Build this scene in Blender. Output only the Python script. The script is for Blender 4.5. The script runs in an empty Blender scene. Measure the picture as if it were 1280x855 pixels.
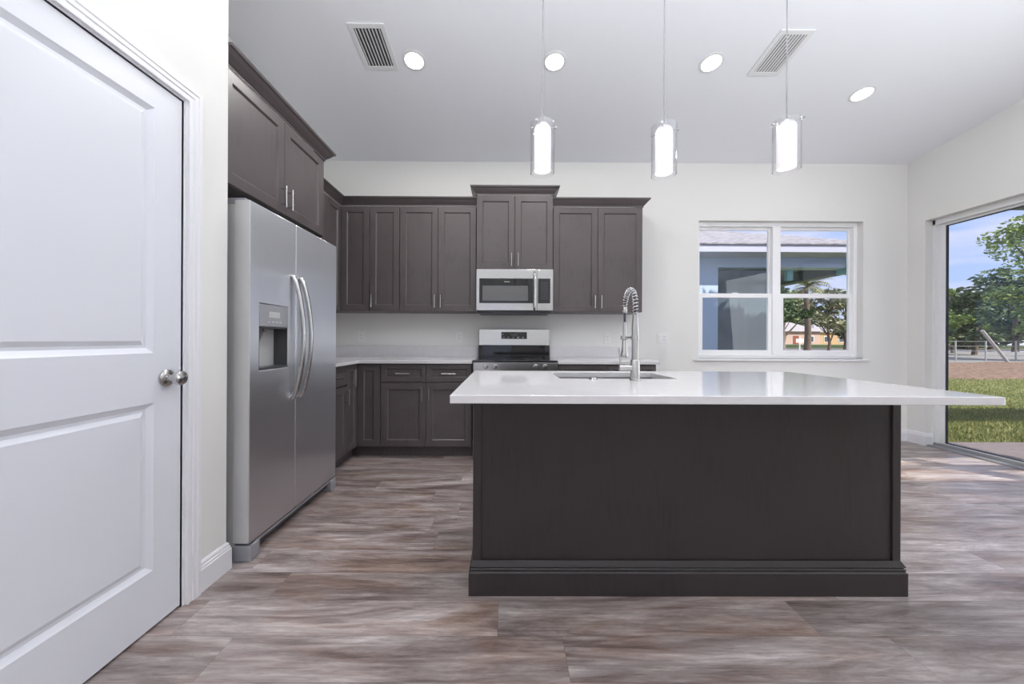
import bpy, bmesh, math, random
from mathutils import Vector, Matrix
random.seed(7)
C = bpy.context.scene
COL = C.collection
PI = math.pi

# ------------------------------------------------------------------ camera, world, sun, area lights, exposure
EYE = 1.11
cam_d = bpy.data.cameras.new('camera'); cam = bpy.data.objects.new('camera', cam_d); COL.objects.link(cam)
cam_d.sensor_width = 36.0; cam_d.lens = 448 / 1280 * 36
cam_d.shift_x = 5.0 / 1280; cam_d.shift_y = -3.3 / 1280
cam_d.clip_start = 0.05; cam_d.clip_end = 500
YAW, ROLL = math.radians(0.25), math.radians(0.25)
cam.matrix_world = Matrix.Translation((0, 0, EYE)) @ Matrix.Rotation(-YAW, 4, 'Z') @ Matrix.Rotation(PI / 2, 4, 'X') @ Matrix.Rotation(ROLL, 4, 'Z')
C.camera = cam

C.view_settings.view_transform = 'Standard'
C.view_settings.look = 'None'
C.view_settings.gamma = 1.0
C.view_settings.use_curve_mapping = False
C.view_settings.exposure = 0.0
C.cycles.use_denoising = True
C.cycles.max_bounces = 10
C.cycles.diffuse_bounces = 6
C.cycles.transparent_max_bounces = 16
C.cycles.caustics_reflective = False
C.cycles.caustics_refractive = False
C.cycles.sample_clamp_indirect = 6.0

SKY_STRENGTH = 1.35
SUN_ENERGY = 6.4
DOWNLIGHT_W = 2.5
PENDANT_EMIT = 6.0
REAR_W = 6.0
CEILING_FILL_W = 84.0
DOOR_W = 24.0

w = bpy.data.worlds.new('sky'); C.world = w; w.use_nodes = True
nt = w.node_tree; N = nt.nodes; L = nt.links; N.clear()
out = N.new('ShaderNodeOutputWorld'); bg = N.new('ShaderNodeBackground'); L.new(bg.outputs[0], out.inputs[0])
tc = N.new('ShaderNodeTexCoord'); sep = N.new('ShaderNodeSeparateXYZ'); L.new(tc.outputs['Generated'], sep.inputs[0])
ramp = N.new('ShaderNodeValToRGB'); L.new(sep.outputs['Z'], ramp.inputs[0])
cr = ramp.color_ramp
cr.elements[0].position = 0.0; cr.elements[0].color = (0.42, 0.52, 0.80, 1)
cr.elements[1].position = 0.6; cr.elements[1].color = (0.17, 0.33, 0.76, 1)
mp = N.new('ShaderNodeMapping'); mp.inputs['Scale'].default_value = (1.6, 1.6, 9.0); L.new(tc.outputs['Generated'], mp.inputs[0])
nz = N.new('ShaderNodeTexNoise'); nz.inputs['Scale'].default_value = 1.7; nz.inputs['Detail'].default_value = 6; L.new(mp.outputs[0], nz.inputs[0])
cl = N.new('ShaderNodeValToRGB'); L.new(nz.outputs[0], cl.inputs[0])
cl.color_ramp.elements[0].position = 0.40; cl.color_ramp.elements[0].color = (0, 0, 0, 1)
cl.color_ramp.elements[1].position = 0.60; cl.color_ramp.elements[1].color = (1, 1, 1, 1)
mx = N.new('ShaderNodeMix'); mx.data_type = 'RGBA'
L.new(cl.outputs[0], mx.inputs[0]); L.new(ramp.outputs[0], mx.inputs[6]); mx.inputs[7].default_value = (0.68, 0.66, 0.78, 1)
L.new(mx.outputs[2], bg.inputs[0]); bg.inputs[1].default_value = SKY_STRENGTH

SUN_DIR = Vector((-0.787, 0.846, -1.0))      # the way the sunlight travels
sd = bpy.data.lights.new('sun', 'SUN'); sd.energy = SUN_ENERGY; sd.angle = math.radians(0.6); sd.color = (1.0, 0.95, 0.87)
so = bpy.data.objects.new('sun', sd); COL.objects.link(so); so.location = (8, -8, 10)
so.rotation_euler = SUN_DIR.to_track_quat('-Z', 'Y').to_euler()

def area(name, loc, direction, sx, sy, energy, color=(1, 1, 1)):
    d = bpy.data.lights.new(name, 'AREA'); d.shape = 'RECTANGLE'; d.size = sx; d.size_y = sy; d.energy = energy; d.color = color
    o = bpy.data.objects.new(name, d); COL.objects.link(o); o.location = loc
    o.rotation_euler = Vector(direction).to_track_quat('-Z', 'Y').to_euler()
    return o
# lamps added for daylight from unseen living-area windows; only the first has an opening
area('rear_daylight_lamp_1', (-0.30, -3.46, 1.45), (0, 1, 0), 0.85, 1.9, REAR_W * 0.3, (0.96, 0.97, 1.0))
area('rear_daylight_lamp_2', (2.4, -3.46, 1.25), (0, 1, 0.12), 2.6, 2.2, REAR_W, (0.94, 0.96, 1.0))
# fill lamps added out of view; the upward ones brighten the ceiling and room
area('patio_door_fill', (4.38, 1.85, 1.25), (-1, 0.15, -0.1), 1.1, 2.0, DOOR_W, (0.93, 0.96, 1.0))  # extra lamp inside the slider, added to strengthen its daylight
area('ceiling_fill_1', (0.8, 0.2, 2.1), (0, 0, 1), 1.1, 1.1, CEILING_FILL_W * 0.30, (0.93, 0.97, 1.0))
area('ceiling_fill_2', (2.8, 0.2, 2.1), (0, 0, 1), 1.1, 1.1, CEILING_FILL_W * 0.70, (0.93, 0.97, 1.0))
area('ceiling_fill_3', (-0.1, -0.6, 1.85), (0, 0, 1), 1.1, 1.1, CEILING_FILL_W * 0.85, (0.93, 0.97, 1.0))

# ------------------------------------------------------------------ materials
def new_mat(name):
    m = bpy.data.materials.new(name); m.use_nodes = True
    return m, m.node_tree.nodes, m.node_tree.links, m.node_tree.nodes['Principled BSDF']
def plain(name, col, rough=0.5, metal=0.0, spec=0.5, bump=0.0, bscale=200.0, var=0.0):
    m, n, l, p = new_mat(name)
    p.inputs['Base Color'].default_value = (*col, 1); p.inputs['Roughness'].default_value = rough
    p.inputs['Metallic'].default_value = metal; p.inputs['Specular IOR Level'].default_value = spec
    t = n.new('ShaderNodeTexCoord'); z = n.new('ShaderNodeTexNoise'); z.inputs['Scale'].default_value = bscale; l.new(t.outputs['Object'], z.inputs[0])
    if bump:
        b = n.new('ShaderNodeBump'); b.inputs['Strength'].default_value = bump; b.inputs['Distance'].default_value = 0.002
        l.new(z.outputs[0], b.inputs['Height']); l.new(b.outputs[0], p.inputs['Normal'])
    if var:
        r = n.new('ShaderNodeValToRGB'); l.new(z.outputs[0], r.inputs[0])
        r.color_ramp.elements[0].position = 0.3; r.color_ramp.elements[1].position = 0.7
        r.color_ramp.elements[0].color = tuple(max(0, c * (1 - var)) for c in col) + (1,)
        r.color_ramp.elements[1].color = tuple(min(1, c * (1 + var)) for c in col) + (1,)
        l.new(r.outputs[0], p.inputs['Base Color'])
    return m
def emit(name, col, strength):
    m, n, l, p = new_mat(name)
    p.inputs['Base Color'].default_value = (*col, 1)
    p.inputs['Emission Color'].default_value = (*col, 1); p.inputs['Emission Strength'].default_value = strength
    return m
def wood_mat(name, dark, light, rough=0.38):
    m, n, l, p = new_mat(name)
    t = n.new('ShaderNodeTexCoord'); mp = n.new('ShaderNodeMapping'); mp.inputs['Scale'].default_value = (40, 40, 3.0); l.new(t.outputs['Object'], mp.inputs[0])
    z = n.new('ShaderNodeTexNoise'); z.inputs['Scale'].default_value = 3.0; z.inputs['Detail'].default_value = 5; l.new(mp.outputs[0], z.inputs[0])
    z2 = n.new('ShaderNodeTexNoise'); z2.inputs['Scale'].default_value = 3.2; z2.inputs['Detail'].default_value = 3; l.new(t.outputs['Object'], z2.inputs[0])
    a = n.new('ShaderNodeMath'); a.operation = 'ADD'; l.new(z.outputs[0], a.inputs[0]); l.new(z2.outputs[0], a.inputs[1])
    r = n.new('ShaderNodeValToRGB'); l.new(a.outputs[0], r.inputs[0])
    r.color_ramp.elements[0].position = 0.62; r.color_ramp.elements[0].color = (*dark, 1)
    r.color_ramp.elements[1].position = 1.0; r.color_ramp.elements[1].color = (*light, 1)
    mm = n.new('ShaderNodeMath'); mm.operation = 'MULTIPLY'; mm.inputs[1].default_value = 1.0; l.new(a.outputs[0], mm.inputs[0])
    l.new(r.outputs[0], p.inputs['Base Color']); p.inputs['Roughness'].default_value = rough
    b = n.new('ShaderNodeBump'); b.inputs['Strength'].default_value = 0.05; b.inputs['Distance'].default_value = 0.001
    l.new(z.outputs[0], b.inputs['Height']); l.new(b.outputs[0], p.inputs['Normal'])
    return m
def steel_mat(name, col=(0.60, 0.60, 0.61), rough=0.28, aniso=0.0, rot=0.0):
    m, n, l, p = new_mat(name)
    p.inputs['Base Color'].default_value = (*col, 1); p.inputs['Metallic'].default_value = 1.0
    t = n.new('ShaderNodeTexCoord'); mp = n.new('ShaderNodeMapping'); mp.inputs['Scale'].default_value = (300, 300, 2); l.new(t.outputs['Object'], mp.inputs[0])
    z = n.new('ShaderNodeTexNoise'); z.inputs['Scale'].default_value = 2.0; l.new(mp.outputs[0], z.inputs[0])
    r = n.new('ShaderNodeMapRange'); r.inputs['To Min'].default_value = rough - 0.01; r.inputs['To Max'].default_value = rough + 0.01
    l.new(z.outputs[0], r.inputs[0]); l.new(r.outputs[0], p.inputs['Roughness'])
    if aniso:
        p.inputs['Anisotropic'].default_value = aniso; p.inputs['Anisotropic Rotation'].default_value = rot
        tg = n.new('ShaderNodeTangent'); tg.direction_type = 'RADIAL'; tg.axis = 'Z'; l.new(tg.outputs[0], p.inputs['Tangent'])
    return m
def glass_mat(name, tint=(1, 1, 1), refl=1.0):
    m = bpy.data.materials.new(name); m.use_nodes = True; n = m.node_tree.nodes; l = m.node_tree.links; n.clear()
    o = n.new('ShaderNodeOutputMaterial'); tr = n.new('ShaderNodeBsdfTransparent'); tr.inputs[0].default_value = (*tint, 1)
    g = n.new('ShaderNodeBsdfGlossy'); g.inputs['Roughness'].default_value = 0.02
    f = n.new('ShaderNodeLayerWeight'); f.inputs['Blend'].default_value = 0.5
    pw = n.new('ShaderNodeMath'); pw.operation = 'POWER'; pw.inputs[1].default_value = 5.0; l.new(f.outputs['Facing'], pw.inputs[0])
    mm = n.new('ShaderNodeMapRange'); mm.inputs['To Min'].default_value = 0.035 * refl; mm.inputs['To Max'].default_value = 0.8 * refl; l.new(pw.outputs[0], mm.inputs[0])
    ms = n.new('ShaderNodeMixShader'); l.new(mm.outputs[0], ms.inputs[0]); l.new(tr.outputs[0], ms.inputs[1]); l.new(g.outputs[0], ms.inputs[2]); l.new(ms.outputs[0], o.inputs[0])
    return m
def floor_mat():
    m, n, l, p = new_mat('vinyl_plank')
    PW, PL = 0.182, 1.22
    t = n.new('ShaderNodeTexCoord'); sp = n.new('ShaderNodeSeparateXYZ'); l.new(t.outputs['Object'], sp.inputs[0])
    def mth(op, a, b=None):
        q = n.new('ShaderNodeMath'); q.operation = op
        for i, v in enumerate((a, b)):
            if v is None: continue
            if isinstance(v, (int, float)): q.inputs[i].default_value = v
            else: l.new(v, q.inputs[i])
        return q.outputs[0]
    yr = mth('DIVIDE', mth('ADD', sp.outputs['Y'], 10 * PW - 1.341 + 8 * PW), PW); row = mth('FLOOR', yr)
    wn = n.new('ShaderNodeTexWhiteNoise'); wn.noise_dimensions = '1D'; l.new(row, wn.inputs['W'])
    xr = mth('DIVIDE', mth('ADD', sp.outputs['X'], mth('MULTIPLY', wn.outputs['Value'], PL)), PL); col = mth('FLOOR', xr)
    cid = n.new('ShaderNodeCombineXYZ'); l.new(row, cid.inputs[0]); l.new(col, cid.inputs[1])
    wp = n.new('ShaderNodeTexWhiteNoise'); wp.noise_dimensions = '3D'; l.new(cid.outputs[0], wp.inputs['Vector'])
    off = n.new('ShaderNodeVectorMath'); off.operation = 'SCALE'; off.inputs['Scale'].default_value = 40.0; l.new(wp.outputs['Color'], off.inputs[0])
    ad = n.new('ShaderNodeVectorMath'); ad.operation = 'ADD'; l.new(t.outputs['Object'], ad.inputs[0]); l.new(off.outputs[0], ad.inputs[1])
    def noise(scale, sc, det, rough=0.55, dist=0.0):
        mp = n.new('ShaderNodeMapping'); mp.inputs['Scale'].default_value = sc; l.new(ad.outputs[0], mp.inputs[0])
        z = n.new('ShaderNodeTexNoise'); z.inputs['Scale'].default_value = scale; z.inputs['Detail'].default_value = det
        z.inputs['Roughness'].default_value = rough; z.inputs['Distortion'].default_value = dist; l.new(mp.outputs[0], z.inputs[0]); return z
    def ramp(src, stops):
        r = n.new('ShaderNodeValToRGB'); l.new(src, r.inputs[0]); e = r.color_ramp.elements
        e[0].position, e[0].color = stops[0][0], (*stops[0][1], 1); e[1].position, e[1].color = stops[-1][0], (*stops[-1][1], 1)
        for q, cc in stops[1:-1]:
            k = e.new(q); k.color = (*cc, 1)
        return r.outputs[0]
    def mul(a, b, fac):
        q = n.new('ShaderNodeMix'); q.data_type = 'RGBA'; q.blend_type = 'MULTIPLY'; q.inputs[0].default_value = fac; l.new(a, q.inputs[6]); l.new(b, q.inputs[7]); return q.outputs[2]
    a = noise(1.3, (1.0, 6.5, 1), 10, 0.70, 0.7)
    b = noise(2.6, (1.5, 30.0, 1), 9, 0.72, 0.25)
    c = noise(1.3, (0.8, 4.0, 1), 5, 0.6, 1.0)
    d = noise(4.5, (1.0, 6.5, 1), 9, 0.76, 0.7)
    cA = ramp(a.outputs[0], [(0.32, (0.125, 0.092, 0.086)), (0.44, (0.262, 0.214, 0.204)), (0.55, (0.385, 0.335, 0.325)), (0.66, (0.56, 0.515, 0.507))])
    cB = ramp(b.outputs[0], [(0.34, (0.58, 0.56, 0.55)), (0.60, (1.10, 1.09, 1.09))])
    cC = ramp(c.outputs[0], [(0.47, (1, 1, 1)), (0.64, (0.76, 0.62, 0.52))])
    cD = ramp(d.outputs[0], [(0.36, (0.62, 0.60, 0.60)), (0.60, (1.12, 1.12, 1.12))])
    cc = mul(mul(mul(cA, cB, 0.75), cC, 0.85), cD, 0.7)
    mr = n.new('ShaderNodeMapRange'); mr.inputs['To Min'].default_value = 0.94; mr.inputs['To Max'].default_value = 1.36; l.new(wp.outputs['Value'], mr.inputs[0])
    cc = mul(cc, mr.outputs[0], 1.0)
    # hairline joints
    fy = mth('FRACT', yr); fx = mth('FRACT', xr)
    jy = mth('LESS_THAN', mth('MINIMUM', fy, mth('SUBTRACT', 1.0, fy)), 0.0010 / PW); jx = mth('LESS_THAN', mth('MINIMUM', fx, mth('SUBTRACT', 1.0, fx)), 0.0010 / PL)
    jn = mth('MULTIPLY', mth('MAXIMUM', jy, jx), 0.45)
    m4 = n.new('ShaderNodeMix'); m4.data_type = 'RGBA'; l.new(jn, m4.inputs[0]); l.new(cc, m4.inputs[6]); m4.inputs[7].default_value = (0.09, 0.07, 0.065, 1)
    l.new(m4.outputs[2], p.inputs['Base Color'])
    rr = n.new('ShaderNodeMapRange'); rr.inputs['To Min'].default_value = 0.28; rr.inputs['To Max'].default_value = 0.42; l.new(b.outputs[0], rr.inputs[0]); l.new(rr.outputs[0], p.inputs['Roughness'])
    p.inputs['Specular IOR Level'].default_value = 0.75
    bp = n.new('ShaderNodeBump'); bp.inputs['Strength'].default_value = 0.10; bp.inputs['Distance'].default_value = 0.001; l.new(b.outputs[0], bp.inputs['Height']); l.new(bp.outputs[0], p.inputs['Normal'])
    return m
def ground_mat(name, cols, scale, rough=0.9, bump=0.4):
    m, n, l, p = new_mat(name)
    t = n.new('ShaderNodeTexCoord')
    z = n.new('ShaderNodeTexNoise'); z.inputs['Scale'].default_value = scale; z.inputs['Detail'].default_value = 8; z.inputs['Roughness'].default_value = 0.7; l.new(t.outputs['Object'], z.inputs[0])
    r = n.new('ShaderNodeValToRGB'); l.new(z.outputs[0], r.inputs[0]); e = r.color_ramp.elements
    e[0].position = 0.32; e[0].color = (*cols[0], 1); e[1].position = 0.68; e[1].color = (*cols[-1], 1)
    for i, cc in enumerate(cols[1:-1]):
        k = e.new(0.32 + 0.36 * (i + 1) / (len(cols) - 1)); k.color = (*cc, 1)
    l.new(r.outputs[0], p.inputs['Base Color']); p.inputs['Roughness'].default_value = rough; p.inputs['Specular IOR Level'].default_value = 0.2
    b = n.new('ShaderNodeBump'); b.inputs['Strength'].default_value = bump; b.inputs['Distance'].default_value = 0.03; l.new(z.outputs[0], b.inputs['Height']); l.new(b.outputs[0], p.inputs['Normal'])
    return m
def leaf_mat(name, c0, c1):
    m, n, l, p = new_mat(name)
    g = n.new('ShaderNodeNewGeometry'); r = n.new('ShaderNodeValToRGB'); l.new(g.outputs['Random Per Island'], r.inputs[0])
    r.color_ramp.elements[0].color = (*c0, 1); r.color_ramp.elements[1].color = (*c1, 1)
    l.new(r.outputs[0], p.inputs['Base Color']); p.inputs['Roughness'].default_value = 0.6
    return m
def shingle_mat():
    m, n, l, p = new_mat('roof_shingle')
    t = n.new('ShaderNodeTexCoord'); mp = n.new('ShaderNodeMapping'); mp.inputs['Scale'].default_value = (1, 2.6, 2.6); l.new(t.outputs['Object'], mp.inputs[0])
    z = n.new('ShaderNodeTexNoise'); z.inputs['Scale'].default_value = 9; z.inputs['Detail'].default_value = 4; l.new(mp.outputs[0], z.inputs[0])
    r = n.new('ShaderNodeValToRGB'); l.new(z.outputs[0], r.inputs[0])
    r.color_ramp.elements[0].position = 0.3; r.color_ramp.elements[0].color = (0.16, 0.15, 0.17, 1)
    r.color_ramp.elements[1].position = 0.7; r.color_ramp.elements[1].color = (0.46, 0.43, 0.45, 1)
    l.new(r.outputs[0], p.inputs['Base Color']); p.inputs['Roughness'].default_value = 0.9
    return m

M = {}
M['wall'] = plain('wall_paint', (0.80, 0.795, 0.775), 0.75, spec=0.25, bump=0.08, bscale=160)
M['ceiling'] = plain('ceiling_paint', (0.87, 0.885, 0.925), 0.85, spec=0.2, bump=0.25, bscale=90)
M['trim'] = plain('white_trim', (0.82, 0.82, 0.85), 0.38, bump=0.02)
M['door'] = plain('white_door_paint', (0.76, 0.78, 0.84), 0.36, bump=0.02)
M['vinyl'] = plain('white_vinyl', (0.92, 0.92, 0.93), 0.35, bump=0.02)
M['floor'] = floor_mat()
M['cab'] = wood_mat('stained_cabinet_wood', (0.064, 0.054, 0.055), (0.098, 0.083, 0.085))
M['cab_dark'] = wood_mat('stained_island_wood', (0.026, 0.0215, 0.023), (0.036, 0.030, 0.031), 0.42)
M['cab_inside'] = plain('cabinet_shadow_gap', (0.02, 0.017, 0.017), 0.6, var=0.2)
M['quartz'] = plain('white_quartz', (0.71, 0.695, 0.71), 0.08, bscale=25, var=0.025)
M['steel'] = steel_mat('brushed_steel', (0.74, 0.75, 0.79), 0.33, 1.0, 0.0)
M['steel_app'] = steel_mat('appliance_steel', (0.52, 0.515, 0.515), 0.24)
M['steel_side'] = plain('fridge_side_grey', (0.60, 0.60, 0.60), 0.45, metal=0.2, bump=0.05)
M['nickel'] = steel_mat('brushed_nickel', (0.56, 0.55, 0.54), 0.22)
M['chrome'] = steel_mat('chrome', (0.62, 0.62, 0.63), 0.12)
M['sink'] = steel_mat('sink_steel', (0.55, 0.54, 0.54), 0.33)
M['black_glass'] = plain('black_glass', (0.012, 0.012, 0.014), 0.06, bscale=30, var=0.1)
M['black'] = plain('black_plastic', (0.02, 0.02, 0.022), 0.4, bump=0.03)
M['dark_grey'] = plain('dark_grey_plastic', (0.06, 0.06, 0.068), 0.35, bump=0.03)
M['grey_plastic'] = plain('grey_plastic', (0.33, 0.33, 0.36), 0.35, bump=0.02)
M['mw_window'] = plain('microwave_window_mesh', (0.13, 0.13, 0.135), 0.25, bscale=900, var=0.25)
M['lettering'] = plain('pale_lettering', (0.6, 0.6, 0.6), 0.4, bump=0.01)
M['plate'] = plain('white_plastic', (0.84, 0.84, 0.84), 0.3, bump=0.01)
M['slot'] = plain('outlet_slot', (0.08, 0.08, 0.08), 0.5, bump=0.01)
M['vent'] = plain('white_vent_metal', (0.80, 0.80, 0.81), 0.4, bump=0.01)
M['vent_dark'] = plain('duct_dark', (0.05, 0.05, 0.055), 0.8, bump=0.02)
M['glass'] = glass_mat('window_glass', (0.985, 0.995, 0.99), 0.8)
M['lamp_glass'] = glass_mat('lamp_clear_glass', (0.97, 0.97, 0.98), 2.2)
M['lamp_glow'] = emit('lamp_opal_glass', (0.62, 0.59, 0.585), PENDANT_EMIT * 0.17)
M['lamp_bulb'] = emit('lamp_bulb', (1.0, 0.96, 0.92), PENDANT_EMIT)
M['led'] = emit('led_diffuser', (1.0, 0.985, 0.97), 12.0)
M['cord'] = plain('grey_cord', (0.30, 0.30, 0.31), 0.5, bump=0.01)
M['alu'] = plain('white_aluminium', (0.84, 0.85, 0.86), 0.35, bump=0.02)
M['track'] = plain('aluminium_track', (0.42, 0.43, 0.45), 0.35, metal=0.6, bump=0.02)
M['gasket'] = plain('black_gasket', (0.03, 0.035, 0.05), 0.5, bump=0.02)
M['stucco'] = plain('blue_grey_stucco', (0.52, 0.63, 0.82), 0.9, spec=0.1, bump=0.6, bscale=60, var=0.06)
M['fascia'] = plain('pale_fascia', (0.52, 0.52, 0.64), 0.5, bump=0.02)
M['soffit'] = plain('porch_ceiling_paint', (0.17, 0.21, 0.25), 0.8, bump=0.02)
M['teal'] = plain('teal_post_paint', (0.22, 0.50, 0.55), 0.6, bump=0.02)
M['tinted'] = plain('tinted_screen_glass', (0.10, 0.135, 0.165), 0.12, bscale=2.0, var=0.25)
M['shingle'] = shingle_mat()
M['grass'] = ground_mat('lawn', [(0.10, 0.13, 0.03), (0.20, 0.22, 0.055), (0.36, 0.32, 0.14)], 3.5)
M['grass_far'] = ground_mat('far_lawn', [(0.26, 0.30, 0.08), (0.42, 0.42, 0.14)], 0.6)
M['dirt'] = ground_mat('bare_dirt', [(0.10, 0.065, 0.045), (0.24, 0.155, 0.11), (0.40, 0.28, 0.20)], 7.0, 0.95, 0.9)
M['road'] = ground_mat('asphalt', [(0.10, 0.10, 0.10), (0.17, 0.165, 0.16)], 2.0)
M['sand'] = ground_mat('pale_track', [(0.24, 0.22, 0.20), (0.34, 0.33, 0.31)], 1.5)
M['concrete'] = ground_mat('patio_concrete', [(0.20, 0.165, 0.17), (0.28, 0.235, 0.24)], 14, 0.8, 0.1)
M['bark'] = ground_mat('bark', [(0.10, 0.075, 0.06), (0.25, 0.19, 0.15)], 10, 0.9, 0.6)
M['leaf'] = leaf_mat('tree_leaves', (0.08, 0.16, 0.035), (0.40, 0.50, 0.14))
M['leaf_dark'] = leaf_mat('dark_leaves', (0.03, 0.06, 0.025), (0.13, 0.19, 0.07))
M['leaf_dry'] = leaf_mat('dry_leaves', (0.10, 0.12, 0.05), (0.36, 0.35, 0.20))
M['palm'] = leaf_mat('palm_leaflets', (0.10, 0.15, 0.05), (0.42, 0.38, 0.18))
M['blade'] = leaf_mat('grass_blades', (0.10, 0.16, 0.03), (0.42, 0.38, 0.15))
M['orange_wall'] = plain('orange_house_wall', (0.58, 0.38, 0.24), 0.9, bump=0.05, bscale=10)
M['pink_wall'] = plain('pink_house_wall', (0.60, 0.42, 0.36), 0.9, bump=0.05, bscale=10)
M['pale_roof'] = plain('pale_house_roof', (0.42, 0.38, 0.38), 0.9, bscale=4, var=0.15)
M['house_window'] = plain('house_window', (0.10, 0.11, 0.13), 0.2, bump=0.01)
M['red_door'] = plain('red_house_door', (0.30, 0.09, 0.06), 0.6, bump=0.01)
M['fence'] = plain('weathered_fence', (0.24, 0.24, 0.25), 0.7, bscale=8, var=0.2)
M['fence_pale'] = plain('pale_fence_post', (0.42, 0.41, 0.40), 0.7, bump=0.05)

# ------------------------------------------------------------------ mesh helpers
class MB:
    def __init__(s): s.v = []; s.f = []
    def add(s, vs, fs):
        b = len(s.v); s.v += [tuple(v) for v in vs]; s.f += [tuple(i + b for i in f) for f in fs]; return s
    def box(s, x0, x1, y0, y1, z0, z1):
        return s.add([(x0, y0, z0), (x1, y0, z0), (x1, y1, z0), (x0, y1, z0), (x0, y0, z1), (x1, y0, z1), (x1, y1, z1), (x0, y1, z1)],
                     [(0, 3, 2, 1), (4, 5, 6, 7), (0, 1, 5, 4), (1, 2, 6, 5), (2, 3, 7, 6), (3, 0, 4, 7)])
    def rod(s, p0, p1, r0, r1=None, seg=16):
        p0, p1 = Vector(p0), Vector(p1); r1 = r0 if r1 is None else r1
        d = (p1 - p0).normalized(); a = d.orthogonal().normalized(); b = d.cross(a)
        vs = []
        for p, r in ((p0, r0), (p1, r1)):
            for i in range(seg):
                t = 2 * PI * i / seg; vs.append(p + a * (r * math.cos(t)) + b * (r * math.sin(t)))
        fs = [(i, (i + 1) % seg, seg + (i + 1) % seg, seg + i) for i in range(seg)]
        fs += [tuple(range(seg - 1, -1, -1)), tuple(range(seg, 2 * seg))]
        return s.add(vs, fs)
    def tube(s, pts, rad, seg=10):
        pts = [Vector(p) for p in pts]; n = len(pts)
        rad = rad if isinstance(rad, (list, tuple)) else [rad] * n
        t0 = (pts[1] - pts[0]).normalized(); a = t0.orthogonal().normalized(); vs = []
        for k, p in enumerate(pts):
            t = (pts[min(k + 1, n - 1)] - pts[max(k - 1, 0)]).normalized()
            a = (a - t * a.dot(t)).normalized(); b = t.cross(a)
            for i in range(seg):
                q = 2 * PI * i / seg; vs.append(p + a * (rad[k] * math.cos(q)) + b * (rad[k] * math.sin(q)))
        fs = []
        for k in range(n - 1):
            for i in range(seg):
                j = (i + 1) % seg; fs.append((k * seg + i, k * seg + j, (k + 1) * seg + j, (k + 1) * seg + i))
        fs += [tuple(range(seg - 1, -1, -1)), tuple(range((n - 1) * seg, n * seg))]
        return s.add(vs, fs)
    def lathe(s, prof, origin=(0, 0, 0), axis='Z', seg=32, closed=False):
        o = Vector(origin); vs = []; n = len(prof)
        for r, h in prof:
            for i in range(seg):
                t = 2 * PI * i / seg; c, q = r * math.cos(t), r * math.sin(t)
                vs.append(o + Vector({'Z': (c, q, h), 'X': (h, c, q), 'Y': (c, h, q)}[axis]))
        fs = []
        for k in range(n if closed else n - 1):
            k2 = (k + 1) % n
            for i in range(seg):
                j = (i + 1) % seg; fs.append((k * seg + i, k * seg + j, k2 * seg + j, k2 * seg + i))
        if not closed:
            if prof[0][0] > 1e-5: fs.append(tuple(range(seg - 1, -1, -1)))
            if prof[-1][0] > 1e-5: fs.append(tuple(range((n - 1) * seg, n * seg)))
        return s.add(vs, fs)
    def sweep(s, path, prof, fn, closed=False):
        """path: 2D points; prof: closed list of (offset to the right of travel, height); fn(a, b, h) -> xyz"""
        P = [Vector(p) for p in path]; n = len(P); m = len(prof); vs = []
        for k in range(n):
            d0 = (P[k] - P[k - 1]).normalized() if (k > 0 or closed) else None
            d1 = (P[(k + 1) % n] - P[k]).normalized() if (k < n - 1 or closed) else None
            d0 = d0 or d1; d1 = d1 or d0
            n0 = Vector((d0.y, -d0.x)); n1 = Vector((d1.y, -d1.x)); q = (n0 + n1); q = q / max(1e-6, q.dot(n0))
            for o, h in prof:
                c = P[k] + q * o; vs.append(fn(c.x, c.y, h))
        fs = []
        for k in range(n if closed else n - 1):
            k2 = (k + 1) % n
            for i in range(m):
                j = (i + 1) % m; fs.append((k * m + i, k * m + j, k2 * m + j, k2 * m + i))
        if not closed: fs += [tuple(range(m - 1, -1, -1)), tuple(range((n - 1) * m, n * m))]
        return s.add(vs, fs)
    def prism(s, poly, z0, z1):
        n = len(poly)
        vs = [(x, y, z0) for x, y in poly] + [(x, y, z1) for x, y in poly]
        return s.add(vs, [tuple(range(n - 1, -1, -1)), tuple(range(n, 2 * n))] + [(i, (i + 1) % n, n + (i + 1) % n, n + i) for i in range(n)])
    def ring(s, o, i, h0, h1, fn):
        """slab with a rectangular hole: o, i = (a0, a1, b0, b1)"""
        def R(r): return [(r[0], r[2]), (r[1], r[2]), (r[1], r[3]), (r[0], r[3])]
        vs = [fn(a, b, h) for h in (h0, h1) for q in (o, i) for a, b in R(q)]
        fs = []
        for k in range(4):
            j = (k + 1) % 4
            fs += [(k, j, 4 + j, 4 + k), (8 + k, 8 + j, 12 + j, 12 + k), (k, j, 8 + j, 8 + k), (4 + k, 4 + j, 12 + j, 12 + k)]
        return s.add(vs, fs)

def root_of(o):
    while o.parent: o = o.parent
    return o
def build(name, mb, mat, parent=None, smooth=False, bevel=0.0, seg=2, recalc=True):
    off = Vector(root_of(parent).location) if parent else Vector((0, 0, 0))
    me = bpy.data.meshes.new(name); me.from_pydata([tuple(Vector(v) - off) for v in mb.v], [], mb.f)
    if recalc:
        b = bmesh.new(); b.from_mesh(me); bmesh.ops.recalc_face_normals(b, faces=b.faces[:]); b.to_mesh(me); b.free()
    me.materials.append(mat)
    o = bpy.data.objects.new(name, me); COL.objects.link(o)
    if parent: o.parent = parent
    if bevel:
        d = o.modifiers.new('bevel', 'BEVEL'); d.width = bevel; d.segments = seg; d.limit_method = 'ANGLE'; d.angle_limit = math.radians(40)
    if smooth:
        for q in me.polygons: q.use_smooth = True
        try: me.set_sharp_from_angle(angle=math.radians(38))
        except Exception: pass
    return o
def tag(o, label, cat, group=None, kind=None):
    o['label'] = label; o['category'] = cat
    if group: o['group'] = group
    if kind: o['kind'] = kind
    return o
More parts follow.
